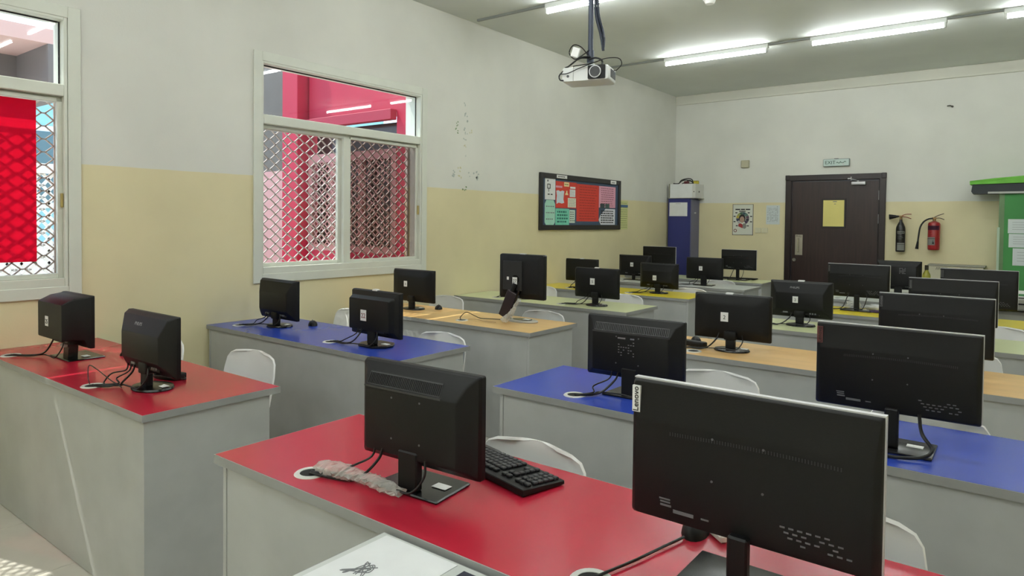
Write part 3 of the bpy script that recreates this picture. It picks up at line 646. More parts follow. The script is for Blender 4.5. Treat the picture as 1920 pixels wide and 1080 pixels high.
S['r5a'] = monitor(3.257, 6.29, -2, .475, .275, 1.138, 'slim', 'plate', 'wide slim black monitor beside crumpled white paper on the yellow desk', tagc=GT)
S['r5b'] = monitor(4.095, 6.18, 0, .485, .29, 1.143, 'slim', 'plate', 'wide slim black monitor with pale outlined tag on the yellow desk', tagc=LT)
S['r6'] = monitor(3.40, 7.46, 0, .38, .275, 1.128, 'chunk', 'octo', 'black squarish monitor with small printed label beside the bottle')
b = B(); random.seed(9)
for r in range(5):
    for k in range(5):
        if random.random() < .75: bx(b, (.015+.011*k, -.0626, .31-.012*r), (.008, .001, .005))
tag(obj('rating_label', b, mat('faint_print', (120, 120, 122), .7), S['r6']), kind='stuff')

# the large monitor on a tilted slide stand, wrapped in plastic (beige desk)
t = thing('computer_monitor', 'tall black monitor with number 27 sticker on a tilted slide stand', 'monitor', (1.49, 3.90, H), math.radians(0), 'computer monitors on the desks')
hw, z0, z1 = .198, .160, .482
b = B(); loft(b, [(-hw, hw, z0, z1, .036, .012), (-hw, hw, z0, z1, .054, .012)]); obj('bezel', b, mat('black_glossy_bezel', (20, 20, 21), .3), t, 40)
b = B(); bx2(b, (-hw+.014, .0545, z0+.02), (hw-.014, .0555, z1-.014)); obj('screen', b, SCREEN, t)
b = B(); loft(b, [(-hw, hw, z0, z1, .0359, .012), (-hw+.003, hw-.003, z0+.003, z1-.003, .018, .012), (-hw+.03, hw-.03, z0+.03, z1-.03, .008, .02), (-hw+.035, hw-.035, z0+.035, z1-.035, .006, .02)]); obj('back_cover', b, BLK, t, 30)
b = B(); bx2(b, (-hw+.045, -.002, z0+.06), (.02, .0058, z1-.05), .004, 1); obj('back_plate', b, mat('black_matt', (30, 30, 31), .5), t)
b = B(); cyl(b, (-.035, -.0021, .30), (-.035, -.010, .30), .030, n=24); obj('pivot_cap', b, BLK2, t, 40)
b = B(); bx(b, (-.036, -.0108, .29), (.042, .001, .052)); st = obj('number_sticker', b, WHITEP, t); text('27', .034, INK, st, (-.036, -.0116, .288)); tag(st, 'white sticker with the number 27')
b = B(); bx(b, (-.105, -.0028, .305), (.018, .001, .022)); bx(b, (-.148, .0052, .380), (.010, .001, .034)); bx(b, (-.138, .0052, .372), (.014, .001, .012)); obj('small_sticker', b, WHITEP, t)
b = B(); bx(b, (0, .04, z1+.002), (.05, .018, .006)); obj('top_label', b, WHITEP, t)
rot = Matrix.Rotation(math.radians(24), 3, 'Y')
def slab(sz, c, m, n, bev=.004):
    b = B(); bx(b, (0, 0, 0), sz, bev, 1); bmesh.ops.rotate(b, cent=(0, 0, 0), matrix=rot, verts=b.verts); bmesh.ops.translate(b, vec=c, verts=b.verts); return obj(n, b, m, t, 30)
slab((.100, .030, .205), (-.078, -.020, .115), mat('dark_brown_plastic', (40, 30, 34), .35), 'slide_column')
slab((.015, .032, .21), (-.026, -.021, .125), BLK2, 'slide_rail')
b = B(); tube(b, [(-.06, -.018, .20), (-.045, -.012, .235), (-.035, -.006, .27)], .018, 8, 4); obj('hinge', b, BLK, t, 40)
b = B(); lathe(b, [(.125, 0), (.127, .006), (.122, .012), (.09, .015)], (.02, .02, 0), 32); bmesh.ops.scale(b, vec=(1.0, .62, 1), verts=b.verts); obj('stand_base', b, mat('silver_base', (168, 166, 160), .35, metal=.2), t, 40)
b = B(); lathe(b, [(.08, .0151), (.08, .017)], (.02, .02, 0), 28); bmesh.ops.scale(b, vec=(1.0, .6, 1), verts=b.verts); obj('base_inlay', b, BLK2, t, 40)
b = B(); bx2(b, (.03, .0, .0171), (.08, .035, .0185)); obj('base_label', b, WHITEP, t)
m6 = t
# plastic wraps ---------------------------------------------------------
def crumple(pts, r, seed, squash=(1, 1, 1), n=14, sm=7):
    b = B(); random.seed(seed); tube(b, pts, r, n, sm)
    for v in b.verts: v.co += Vector((random.uniform(-1, 1), random.uniform(-1, 1), random.uniform(-1, 1)))*.0042
    return b
WRAP = mat('crinkled_plastic', (222, 220, 214), .15, .1, 40, bump=.6, bscale=70, alpha=.42)
b = crumple([(1.452, 3.752, .775), (1.49, 3.752, .787), (1.535, 3.757, .835), (1.56, 3.762, .888), (1.59, 3.767, .925)], lambda s: .016+.007*math.sin(6*s), 4)
o = obj('plastic_wrap', b, WRAP, recenter=True); tag(o, 'crumpled clear plastic bag hanging round the tilted monitor stand', 'plastic bag')
o.location.y += 0
b = crumple([(2.805, 1.195, .775), (2.87, 1.205, .779), (2.93, 1.21, .779), (2.99, 1.215, .779), (3.05, 1.212, .777), (3.115, 1.215, .770)], lambda s: .027+.004*math.sin(9*s)-.014*max(0, s-.6)/.4, 6)
for v in b.verts:
    v.co.z = .7515+(v.co.z-.7515)*.62 if v.co.z > .7515 else .7515
o = obj('plastic_sleeve', b, WRAP, recenter=True); tag(o, 'crumpled clear plastic sleeve lying on the red desk beside the grommet', 'plastic bag')

# ------------------------------------------------------------------ cables
def cable(pts, label, grp, r=.0032, name='cable', m=None, par=None):
    b = B(); tube(b, [(x, y, max(z, H+r+.0012)) for x, y, z in pts], r, 6, 7); 
    for v in b.verts: v.co.z = max(v.co.z, H+.0006) if v.co.z > H-.02 else v.co.z
    if par:
        b.transform((Matrix.Translation(par.location) @ par.rotation_euler.to_matrix().to_4x4()).inverted()); obj(name, b, m or CABLE, par, 60); return
    o = obj(name, b, m or CABLE, recenter=True, smooth=60); tag(o, label, 'cable', grp)
def hookup(key, gx, gy, desc, zb=.80, off=.05, n=2, bd=.05, seed=0):
    random.seed(seed); par = S[key]; mx, my = par.location.x, par.location.y
    for k in range(n):
        sx = mx-off-.03*k
        bow = random.uniform(-.02, .02)
        cable([(sx, my-bd, zb+.02), (sx-.012, my-bd-.006, zb-.012), (sx-.05-.02*k, my-bd-.03, H+.022+.012*k), ((sx+gx)/2+bow, (my-bd+gy)/2+bow, H+.008+.006*k), (gx+.05, gy+.012*k, H+.012), (gx+.012, gy+.004*k, H+.006), (gx, gy, H+.004)], None, None, .0032 if k else .0042, par=par)
    cable([(mx+.07, my-bd, zb+.02), (mx+.075, my-bd-.01, zb-.02), (mx+.045, my-bd-.03, H+.02), (mx-.02, my-bd-.035, H+.02), (mx-.12, my-bd-.03, H+.012), ((mx+gx)/2-.03, (my-bd+gy)/2-.02, H+.006), (gx+.03, gy-.01, H+.008), (gx+.005, gy-.006, H+.004)], None, None, par=par)
hookup('m1', .245, LY['L1']+.07, 'number 25 monitor', .84, .06, 1, .085, 1)
hookup('m2', 1.245, LY['L1']+.07, 'monitor with slanted back on the red desk', .83, .05, 3, .05, 2)
cable([(1.215, 1.20, H+.004), (1.20, 1.20, H+.03), (1.17, 1.215, H+.075), (1.22, 1.23, H+.06), (1.32, 1.24, H+.03), (1.40, 1.25, H+.01)], 'thin loose cable looping up beside the grommet of the red desk', None, .002)
hookup('m3', .19, LY['L2']+.13, 'plain monitor on the blue desk by the window', .82, .05, 2, .045, 3)
hookup('m4', 1.15, LY['L2']+.135, 'number 22 monitor', .83, .06, 2, .058, 4)
cable([(1.40, 3.82, H+.012), (1.33, 3.80, H+.012), (1.24, 3.77, H+.012), (1.20, 3.745, H+.03), (1.16, 3.70, H+.055), (1.13, 3.67, H+.02), (1.14, 3.665, H+.005)], 'thin black cable arching up from the beige desk grommet', None, .003)
cable([(1.42, 3.72, H+.006), (1.34, 3.70, H+.008), (1.25, 3.70, H+.014), (1.19, 3.69, H+.01)], 'thin beige cable lying on the beige desk', None, .0025, m=mat('beige_cable', (170, 140, 105), .6))
hookup('m8', 1.15, LY['L4']+.135, 'number 5 monitor', .83, .05, 2, .04, 5)
cable([(.80, 5.08, H+.006), (.72, 5.02, H+.006), (.60, 4.98, H+.02), (.50, 4.97, H+.012), (.43, 4.985, H+.004)], 'black cable with a low bend at the wall end of the pale green desk', None)
cable([(.80, 5.06, H+.006), (.72, 4.99, H+.006), (.62, 4.96, H+.008), (.50, 4.985, H+.03), (.42, 4.975, H+.004)], 'black cable arching up at the wall end of the pale green desk', None)
hookup('m7', .42, LY['L5']+.14, 'unnumbered monitor on the yellow desk', .83, .05, 1, .04, 6)
hookup('m9', 1.15, LY['L5']+.135, 'number 11 monitor', .82, .05, 2, .05, 7)
hookup('m11', 1.15, LY['L6']+.135, 'number 7 monitor', .83, .05, 2, .04, 8)
hookup('m13', 1.15, LY['L7']+.135, 'slim monitor in front of the poster', .87, .05, 1, .03, 9)
hookup('r1a', 2.79, RY['R1']+.09, 'monitor with long vent strip', .83, .09, 2, .055, 10)
hookup('r2a', 2.905, RY['R2']+.10, 'vented monitor with printed label', .83, .045, 2, .055, 11)
hookup('r3a', 2.82, RY['R3']+.16, 'number 2 monitor on the beige desk', .83, .06, 1, .04, 12)
hookup('r4a', 2.905, RY['R4']+.2, 'lettered monitor on the pale green desk', .82, .05, 1, .05, 13)
hookup('r5a', 2.95, RY['R5']+.3, 'slim monitor beside crumpled paper', .88, .06, 1, .03, 14)
cable([(4.13, 2.475, .875), (4.14, 2.46, .82), (4.17, 2.44, .78), (4.15, 2.40, .763), (4.09, 2.37, .758), (4.02, 2.37, .758), (3.90, 2.38, .757), (3.76, 2.392, .757)], None, None, .0055, par=S['r2b'])
cable([(3.785, 1.455, .757), (3.765, 1.37, .757), (3.745, 1.284, .757), (3.715, 1.18, .757)], 'thin black cable crossing the red desk beside the white-tagged monitor', None, .003)

# ------------------------------------------------------------------ small things on the desks
def mouse(x, y, rz, label, z=H):
    t = thing('computer_mouse', label, 'mouse', (x, y, z), math.radians(rz), 'black computer mice')
    b = B(); bmesh.ops.create_uvsphere(b, u_segments=16, v_segments=10, radius=1); bmesh.ops.scale(b, vec=(.031, .054, .034), verts=b.verts)
    bmesh.ops.bisect_plane(b, geom=b.verts[:]+b.edges[:]+b.faces[:], plane_co=(0, 0, 0), plane_no=(0, 0, -1), clear_outer=True)
    bmesh.ops.holes_fill(b, edges=b.edges); obj('shell', b, BLK, t, 60)
    b = B(); cyl(b, (-.003, .028, .028), (.003, .028, .028), .008, n=12); obj('wheel', b, GREYP, t)
    b = B(); bx2(b, (-.001, .01, .0255), (.001, .046, .0262)); obj('button_seam', b, DARK, t)
mouse(.66, 1.60, 20, 'black computer mouse on the red desk by the window')
mouse(.555, 2.82, 60, 'black computer mouse behind the plain monitor on the blue desk')
mouse(.60, 4.00, 40, 'black computer mouse on the beige desk by the window wall')
mouse(2.80, 3.94, 30, 'black computer mouse left of the number 2 monitor on the beige desk')
mouse(3.79, 1.51, 10, 'black computer mouse under the monitor with the white tag')
mouse(2.97, 6.42, 10, 'black computer mouse beside the crumpled paper on the yellow desk')
# remote-like black adapter on the beige desk
t = thing('power_adapter', 'black power adapter lying on the beige desk near the mouse', 'adapter', (2.845, 3.80, H), math.radians(-10))
b = B(); bx(b, (0, 0, .016), (.15, .05, .032), .008, 2); obj('housing', b, BLK, t, 40)
b = B(); bx(b, (-.075, 0, .038), (.012, .03, .02), .003, 1); obj('plug', b, BLK2, t)
t = thing('power_adapter', 'black adapter with coiled leads behind the slanted monitor on the red desk', 'adapter', (1.35, 1.475, H), math.radians(15))
b = B(); bx(b, (0, 0, .014), (.14, .06, .028), .006, 2); obj('housing', b, BLK, t, 40)
b = B()
for k in range(3): tube(b, [(-.07, -.02+.01*k, .016), (-.02, -.055-.008*k, .012+.006*k), (.06, -.06-.006*k, .014+.007*k), (.11, -.02, .012), (.075, .01, .012)], .004, 6)
obj('lead', b, CABLE, t, 60)
t = thing('usb_plug', 'white plug lying under the monitor with the white tag', 'plug', (3.845, 1.51, H), math.radians(-40))
b = B(); bx(b, (0, 0, .009), (.05, .018, .016), .003, 1); obj('housing', b, CHAIR, t)
b = B(); bx(b, (-.032, 0, .009), (.016, .012, .008)); obj('connector', b, SILV, t)

# keyboard with single keys
def keyboard(x, y, rz, label, keys=True, z=H):
    t = thing('keyboard', label, 'keyboard', (x, y, z), math.radians(rz), 'black keyboards')
    b = B(); prism(b, [(-.075, .003), (.075, .003), (.075, .014), (-.075, .022)], 0, -.222, .222); bmesh.ops.bevel(b, geom=list(b.edges), offset=.002, segments=1, affect='EDGES'); obj('case', b, BLK, t, 30)
    b = B()
    for sx in (-.19, .19):
        for sy in (-.06, .06): bx(b, (sx, sy, .0016), (.02, .012, .003))
    obj('rubber_foot', b, DARK, t)
    if not keys: return
    kb = B(); bx(kb, (0, 0, .004), (.0155, .0155, .008), .002, 1); km = to_mesh('key', kb, mat('key_black', (34, 34, 38), .4))
    sl = -8/150
    for r in range(6):
        yy = -.056+.0185*r+(.006 if r == 5 else 0)
        for c in range(22):
            if (r == 0 and 3 < c < 9) or c == 15 or (c == 18) or (c in (16, 17) and r in (0, 2, 3) and c != 17): continue
            o = obj('key', km, None, t); o.location = (-.204+.0194*c, -yy, .0177-(-yy)*.0533); o.rotation_euler = (-.0533, 0, 0)
    o = obj('key', km, None, t); o.location = (-.204+.0194*6, .056, .0147); o.scale = (6.0, 1, 1); o.name = 'space_key'
keyboard(3.165, 1.535, -14, 'black keyboard lying askew behind the vent strip monitor on the red desk')
keyboard(1.40, 8.80, 3, 'black keyboard lying behind the slim monitor in front of the poster', False)

# paper, folder on the front table
t = thing('paper_sheet', 'white paper sheet with dark scribble on the front table', 'paper', (3.335, .955, .738))
b = B(); bx2(b, (-.11, -.15, .0004), (.11, .11, .0014)); obj('sheet', b, PAPER, t)
b = B(); random.seed(2)
for k in range(4): tube(b, [(-.04+random.uniform(-.03, .03), -.03+random.uniform(-.03, .03), .002) for _ in range(6)], .0012, 4, 6)
obj('scribble', b, GREYINK, t)
t = thing('folder', 'dark folder lying on the front table beside the paper sheet', 'folder', (3.60, .88, .738))
b = B(); bx(b, (0, 0, .008), (.23, .32, .015), .004, 1); obj('cover', b, mat('dark_blue_cover', (34, 36, 52), .4), t)
b = B(); bx(b, (.004, 0, .008), (.224, .316, .009)); obj('pages', b, PAPER, t)

# crumpled paper and cloth on the yellow desk
def crumpled(name, loc, s, seed, m, label, cat):
    b = B(); bmesh.ops.create_icosphere(b, subdivisions=3, radius=1); random.seed(seed)
    for v in b.verts:
        k = 1+random.uniform(-.18, .18); v.co = Vector((v.co.x*s[0]*k, v.co.y*s[1]*k, v.co.z*s[2]*k+s[2]*.75)); v.co.z = max(0.0, v.co.z)
    o = obj(name, b, m); o.location = loc; tag(o, label, cat)
crumpled('crumpled_paper', (3.20, 6.42, H), (.055, .05, .040), 1, PAPER, 'crumpled white paper ball beside the slim monitor on the yellow desk', 'paper')
crumpled('crumpled_paper', (3.38, 6.44, H), (.10, .05, .026), 2, PAPER, 'flattened crumpled white paper lying on the yellow desk', 'paper')
crumpled('cloth', (3.405, 6.24, H), (.05, .03, .012), 3, mat('purple_cloth', (70, 52, 84), .8, .1, 20), 'small folded purple cloth on the yellow desk', 'cloth')

# boxes and trays on the pale grey desks at the back
def papers(x, y, w_, d_, n, label, z=H):
    t = thing('paper_stack', label, 'paper', (x, y, z))
    random.seed(int(x*100))
    for k in range(n):
        b = B(); bx(b, (random.uniform(-.004, .004), random.uniform(-.004, .004), .006+.0102*k), (w_, d_, .010)); obj('sheaf', b, PAPER if k % 2 == 0 else mat('off_white_paper', (208, 206, 196), .8), t)
papers(3.63, 7.42, .20, .28, 4, 'stack of white papers beside the squarish monitor')
t = thing('printer', 'grey desktop printer on the pale grey desk behind the yellow desk', 'printer', (4.30, 7.30, H), 0)
b = B(); loft(b, [(-.2, .2, .012, .10, -.15, .01), (-.21, .21, .004, .11, -.13, .015), (-.21, .21, .004, .11, .14, .015)]); obj('body', b, mat('printer_grey', (150, 150, 140), .45), t, 35)
b = B(); bx(b, (0, -.152, .066), (.34, .012, .012)); obj('paper_slot', b, DARK, t)
b = B(); bx(b, (0, -.19, .022), (.30, .10, .008), .002, 1); obj('output_tray', b, mat('tray_grey', (96, 96, 88), .5), t)
b = B(); bx(b, (0, .0, .116), (.38, .24, .010), .003, 1); obj('lid', b, mat('dark_lid', (52, 52, 50), .45), t)
t = thing('paper_tray', 'white paper tray with green label resting on the grey printer', 'tray', (4.33, 7.30, H+.1212), 0)
b = B(); bx(b, (0, 0, .004), (.30, .22, .008)); obj('tray_base', b, CHAIR, t)
b = B(); bx(b, (-.148, 0, .0245), (.004, .22, .033)); bx(b, (.148, 0, .0245), (.004, .22, .033)); bx(b, (0, .108, .0245), (.29, .004, .033)); obj('tray_wall', b, CHAIR, t)
b = B(); bx(b, (0, -.02, .012), (.26, .16, .008)); obj('label_card', b, mat('green_card', (60, 120, 70), .7), t)
# bottle
t = thing('bottle', 'yellow green liquid bottle with dark cap on the desk before the metal vent box', 'bottle', (3.505, 8.66, H))
b = B(); lathe(b, [(.036, 0), (.040, .006), (.040, .17), (.036, .19), (.018, .225), (.016, .235)], n=24); obj('body', b, mat('olive_liquid', (168, 166, 62), .12, trans=.35), t, 40)
b = B(); lathe(b, [(.019, .2355), (.019, .285), (.016, .288)], n=18); obj('cap', b, mat('dark_cap', (40, 36, 22), .4), t, 40)
b = B(); lathe(b, [(.0406, .06), (.0406, .13)], n=24); obj('bottle_label', b, mat('olive_label', (146, 140, 60), .6), t, 40)

# ------------------------------------------------------------------ window wall: notice board
NB = thing('notice_board', 'black framed blue notice board crowded with papers on the window wall', 'notice board', (0, 7.178, 1.372))
def lw(n, fn, m, par, o):
    bm = B(); fn(bm); bmesh.ops.translate(bm, vec=(0, -o[0], -o[1]), verts=bm.verts); return obj(n, bm, m, par)
O = (7.178, 1.372)
lw('board_frame', lambda q: frame(q, 6.238, 8.118, 1.372, 2.022, .058, .001, .028), mat('black_frame', (34, 32, 32), .4), NB, O)
lw('backing', lambda q: bx2(q, (.001, 6.296, 1.43), (.012, 8.060, 1.964)), mat('blue_backing', (66, 84, 106), .8, .05, 20), NB, O)
for y0, y1, z0, z1 in ((6.56, 6.78, 1.975, 2.012), (7.83, 7.98, 1.968, 2.012)):
    s = lw('title_label', lambda q: bx2(q, (.0285, y0, z0), (.0295, y1, z1)), WHITEP, NB, O)
    lw('writing', lambda q: [bx2(q, (.0296, y0+.03+.03*k, z0+.013), (.0300, y0+.05+.03*k, z0+.024)) for k in range(int((y1-y0-.05)/.03))], INK, s, O)
def sheet(name, y0, y1, z0, z1, m, label, lines=0, lm=None, x=.0125, poly=None, ls=.012, cat='paper'):
    o_ = ((y0+y1)/2, z0); t = thing(name, label, cat, (0, o_[0], o_[1]), group=None)
    if poly: lw('sheet', lambda q: prism(q, [(y0+a*(y1-y0), z0+c*(z1-z0)) for a, c in poly], 0, x, x+.0012), m, t, o_)
    else: lw('sheet', lambda q: bx2(q, (x, y0, z0), (x+.0012, y1, z1)), m, t, o_)
    if lines:
        random.seed(int(y0*100)+lines)
        def f(q):
            for k in range(lines):
                zz = z1-(z1-z0)*(k+1)/(lines+1); a = y0+.12*(y1-y0)
                while a < y1-.18*(y1-y0):
                    l = random.uniform(.04, .12)*(y1-y0)+.008; bx2(q, (x+.0013, a, zz-ls/2), (x+.0017, min(a+l, y1-.08*(y1-y0)), zz+ls/2)); a += l+.012
        lw('writing', f, lm or GREYINK, t, o_)
    return t, o_
c_mint = mat('mint_paper', (170, 220, 200), .8, .05, 10); c_teal = mat('teal_paper', (120, 205, 180), .8, .1, 12); c_red = mat('red_paper', (206, 66, 52), .8, .04, 10); c_pink = mat('pink_paper', (222, 160, 180), .8, .04, 10)
ta, oa = sheet('paper_sheet', 6.345, 6.555, 1.72, 1.965-.003, PAPER, 'tall white drawing sheet at the top corner of the notice board')
lw('drawing', lambda q: (frame(q, 6.39, 6.45, 1.845, 1.90, .008, .0138, .0142), bx2(q, (.0138, 6.415, 1.81), (.0142, 6.425, 1.845)), bx2(q, (.0138, 6.39, 1.925), (.0142, 6.41, 1.945)), bx2(q, (.0138, 6.40, 1.775), (.0142, 6.44, 1.787)), bx2(q, (.0138, 6.46, 1.775), (.0142, 6.50, 1.787))), INK, ta, oa)
sheet('paper_sheet', 6.345, 6.555, 1.425, 1.715, c_mint, 'mint green octagon sheet under the white drawing on the notice board', 3, GREYINK, poly=[(.15, 0), (.85, 0), (1, .12), (1, .85), (.85, 1), (.15, 1), (0, .85), (0, .12)])
sheet('paper_sheet', 6.565, 7.02, 1.63, 1.94, c_red, 'small red backing paper on the notice board behind cut-out notes')
sheet('paper_sheet', 7.025, 7.555, 1.475, 1.93, c_red, 'large red sheet with faint lines on the notice board', 13, mat('dark_red_ink', (150, 46, 42), .8), ls=.008)
sheet('note_card', 6.575, 6.745, 1.675, 1.835, mat('ice_paper', (210, 222, 232), .8, .06, 14), 'pale blue scroll shaped note on the red backing paper', 0, x=.0138, poly=[(.05, 0), (.3, .1), (.7, .04), (1, .1), (.9, .35), (.95, .75), (1, .95), (.75, 1), (.5, .92), (.25, 1), (0, .95), (.08, .6), (.05, .3)])
sheet('note_card', 6.565, 6.70, 1.865, 1.888, c_pink, 'narrow pink strip above the scroll note on the notice board', x=.0138)
sheet('note_card', 6.74, 6.85, 1.885, 1.935, mat('cream_paper', (232, 214, 160), .8), 'small cream cut-out with lettering on the red backing paper', 1, INK, x=.0138)
sheet('note_card', 6.765, 6.835, 1.785, 1.835, mat('cream_paper', (232, 214, 160), .8), 'small cream ampersand cut-out between notes on the red paper', 0, x=.0138, poly=[(0, 0), (1, 0), (.8, .4), (.65, .6), (.7, 1), (.3, 1), (.35, .6), (.1, .4)])
sheet('note_card', 6.875, 6.99, 1.865, 1.888, PAPER, 'narrow white strip above the two square notes on the notice board', x=.0138)
sheet('note_card', 6.865, 6.99, 1.765, 1.855, PAPER, 'small white square note under the white strip on red paper', 5, x=.0138, ls=.004)
sheet('note_card', 6.825, 7.005, 1.64, 1.752, mat('cream_white_paper', (226, 226, 206), .8), 'larger off-white square note low on the red backing paper', 6, x=.0138, ls=.004)
sheet('paper_sheet', 6.565, 6.86, 1.43, 1.622, c_teal, 'teal sheet with hand lettered lines at the foot of the notice board', 4, mat('dark_teal_ink', (40, 110, 100), .8), ls=.02)
sheet('paper_sheet', 6.865, 6.99, 1.455, 1.61, mat('pale_mint_paper', (206, 222, 208), .8), 'pale sheet with dark spots beside the teal sheet', 5, INK, ls=.010)
sheet('paper_sheet', 7.56, 7.99, 1.655, 1.93, c_pink, 'pink handwritten sheet on the notice board', 9, mat('maroon_ink', (120, 66, 80), .8), ls=.007)
sheet('photo_print', 7.59, 7.705, 1.648, 1.705, mat('photo_dark', (44, 58, 62), .5, .5, 40), 'small dark photo print under the pink sheet, beside its twin', x=.0140)
sheet('photo_print', 7.72, 7.83, 1.648, 1.705, mat('photo_teal', (60, 84, 82), .5, .5, 40), 'small teal photo print under the pink sheet', x=.0140)
sheet('paper_sheet', 7.56, 7.985, 1.435, 1.640, mat('lilac_white_paper', (222, 222, 230), .8), 'white sheet with clipped corner and ink drawings on the notice board', 6, INK, poly=[(.12, 0), (1, 0), (1, 1), (.4, 1), (.1, .6), (0, .3)], ls=.014)
ti, oi = sheet('information_sheet', 8.128, 8.366, 1.373, 1.757, mat('lime_paper', (206, 208, 146), .8), 'pale green information sheet with blue band beside the notice board', 12, mat('olive_ink', (120, 128, 84), .8), x=.0006, ls=.007)
lw('header_band', lambda q: bx2(q, (.0019, 8.128, 1.672), (.0024, 8.366, 1.706)), mat('blue_band', (70, 100, 140), .7), ti, oi)

# ------------------------------------------------------------------ back wall things
def bwt(name, label, cat, x, z): return thing(name, label, cat, (x, YB, z))
def bp(n, a, c, m, t, bev=0):
    bm = B(); bx2(bm, a, c, bev, 1); bmesh.ops.translate(bm, vec=-Vector(t.location), verts=bm.verts); return obj(n, bm, m, t)
# exit sign
t = bwt('exit_sign', 'pale green lit exit sign above the brown door', 'sign', 2.308, 2.25)
bp('housing', (2.145, YB-.045, 2.252), (2.472, YB-.0005, 2.353), mat('sign_grey', (140, 150, 146), .4), t, .006)
f = bp('sign_face', (2.153, YB-.048, 2.259), (2.464, YB-.0452, 2.346), mat('sign_face', (196, 214, 208), .3), t)
text('EXIT', .064, mat('green_letters', (14, 66, 50), .6), f, (2.235-2.308, -.049, 2.302-2.25))
b = B(); tube(b, [(2.31, YB-.0485, 2.297), (2.325, YB-.0485, 2.306), (2.335, YB-.0485, 2.296), (2.352, YB-.0485, 2.296), (2.362, YB-.0485, 2.312), (2.375, YB-.0485, 2.298), (2.40, YB-.0485, 2.300), (2.415, YB-.0485, 2.314), (2.43, YB-.0485, 2.306)], .0035, 5); bmesh.ops.translate(b, vec=-Vector(t.location), verts=b.verts); tag(obj('script_lettering', b, mat('green_letters', (24, 92, 70), .6), f), 'green script word')
b = B(); cyl(b, (2.40, YB-.0481, 2.278), (2.40, YB-.052, 2.278), .010, n=16); bmesh.ops.translate(b, vec=-Vector(t.location), verts=b.verts); obj('glint_disc', b, SILV, f)  # silver disc imitates a bright reflection on the sign face
bp('hanger', (2.28, YB-.03, 2.3535), (2.33, YB-.001, 2.359), INK, t)
# junction box
t = bwt('junction_box', 'small square beige junction box high on the door wall', 'box', 1.085, 2.277)
bp('box', (1.027, YB-.04, 2.279), (1.145, YB-.0005, 2.389), mat('beige_box', (176, 172, 146), .5), t, .008)
bp('cover', (1.036, YB-.045, 2.288), (1.136, YB-.0402, 2.380), mat('beige_cover', (186, 182, 156), .5), t, .002)
# hook
t = bwt('wall_hook', 'small dark hook high on the wall above the fire extinguishers', 'hook', 3.603, 2.92)
b = B(); cyl(b, (3.603, YB-.0005, 2.934), (3.603, YB-.02, 2.934), .012, n=12); bmesh.ops.translate(b, vec=-Vector(t.location), verts=b.verts); obj('plate', b, mat('dark_metal', (60, 56, 50), .5), t)
b = B(); tube(b, [(3.603, YB-.02, 2.934), (3.58, YB-.035, 2.945), (3.55, YB-.04, 2.942)], .006, 6); bmesh.ops.translate(b, vec=-Vector(t.location), verts=b.verts); obj('arm', b, mat('dark_metal', (60, 56, 50), .5), t)
# poster
t = bwt('poster', 'white poster with a portrait inside a coloured ring and dark red footer', 'poster', 1.06, 1.308)
sh = bp('sheet', (.916, YB-.004, 1.308), (1.204, YB-.0005, 1.745), mat('poster_white', (214, 216, 204), .6), t)
yq = YB-.0042
b = B()
for a, c, e, g in ((.90, .916, 1.30, 1.752), (1.204, 1.21, 1.30, 1.752), (.916, 1.204, 1.7451, 1.75), (.916, 1.204, 1.302, 1.3079)): bx2(b, (a+(.01 if a < .91 else 0), YB-.006, e), (c, YB-.0005, g))
bmesh.ops.translate(b, vec=-Vector(t.location), verts=b.verts); obj('poster_frame', b, mat('poster_frame', (70, 66, 60), .5), t)
bp('footer_band', (.918, yq-.0006, 1.330), (1.202, yq, 1.362), mat('maroon_band', (120, 48, 42), .6), sh)
b = B(); cyl(b, (.952, yq-.0008, 1.366), (.952, yq-.0002, 1.366), .024, n=20); bmesh.ops.translate(b, vec=-Vector(t.location), verts=b.verts); obj('footer_emblem', b, mat('maroon_band', (120, 48, 42), .6), sh)
b = B(); cyl(b, (.952, yq-.0012, 1.366), (.952, yq-.0009, 1.366), .015, n=20); bmesh.ops.translate(b, vec=-Vector(t.location), verts=b.verts); obj('emblem_centre', b, mat('poster_white', (214, 216, 204), .6), sh)
b = B()
for a, c in ((.95, 1.02), (1.03, 1.09), (1.10, 1.165)): bx2(b, (a, yq-.0006, 1.668), (c, yq, 1.685))
bx2(b, (1.005, yq-.0006, 1.643), (1.10, yq, 1.656))
for x0, z in ((.925, 1.568), (.925, 1.49), (.96, 1.43), (1.165, 1.568), (1.165, 1.49), (1.12, 1.43), (.95, 1.62), (1.13, 1.62)): bx2(b, (x0, yq-.0006, z), (x0+.03, yq, z+.014))
bmesh.ops.translate(b, vec=-Vector(t.location), verts=b.verts); tag(obj('printed_lines', b, INK, sh), kind='stuff')
cols = [(72, 58, 84), (44, 44, 60), (96, 72, 86), (86, 120, 110), (60, 84, 92), (66, 96, 78), (150, 160, 90), (190, 168, 70), (60, 66, 90), (176, 176, 176)]
for k in range(10):
    b = B(); a0 = math.radians(-60+30*k); n = 4
    pts = [(1.058+.094*math.cos(a0+math.radians(29)*i/n), 1.545+.094*math.sin(a0+math.radians(29)*i/n)) for i in range(n+1)]+[(1.058+.05*math.cos(a0+math.radians(29)*i/n), 1.545+.05*math.sin(a0+math.radians(29)*i/n)) for i in range(n, -1, -1)]
    prism(b, pts, 1, yq-.0006, yq) ; bmesh.ops.translate(b, vec=-Vector(t.location), verts=b.verts); obj('ring_segment', b, mat('ring_%d' % k, cols[k], .6), sh)
def ell(cx, cz, rx, rz_, y0, y1, m, n_, par):
    b = B(); prism(b, [(cx+rx*math.cos(2*math.pi*k/20), cz+rz_*math.sin(2*math.pi*k/20)) for k in range(20)], 1, y0, y1); bmesh.ops.translate(b, vec=-Vector(t.location), verts=b.verts); obj(n_, b, m, par)
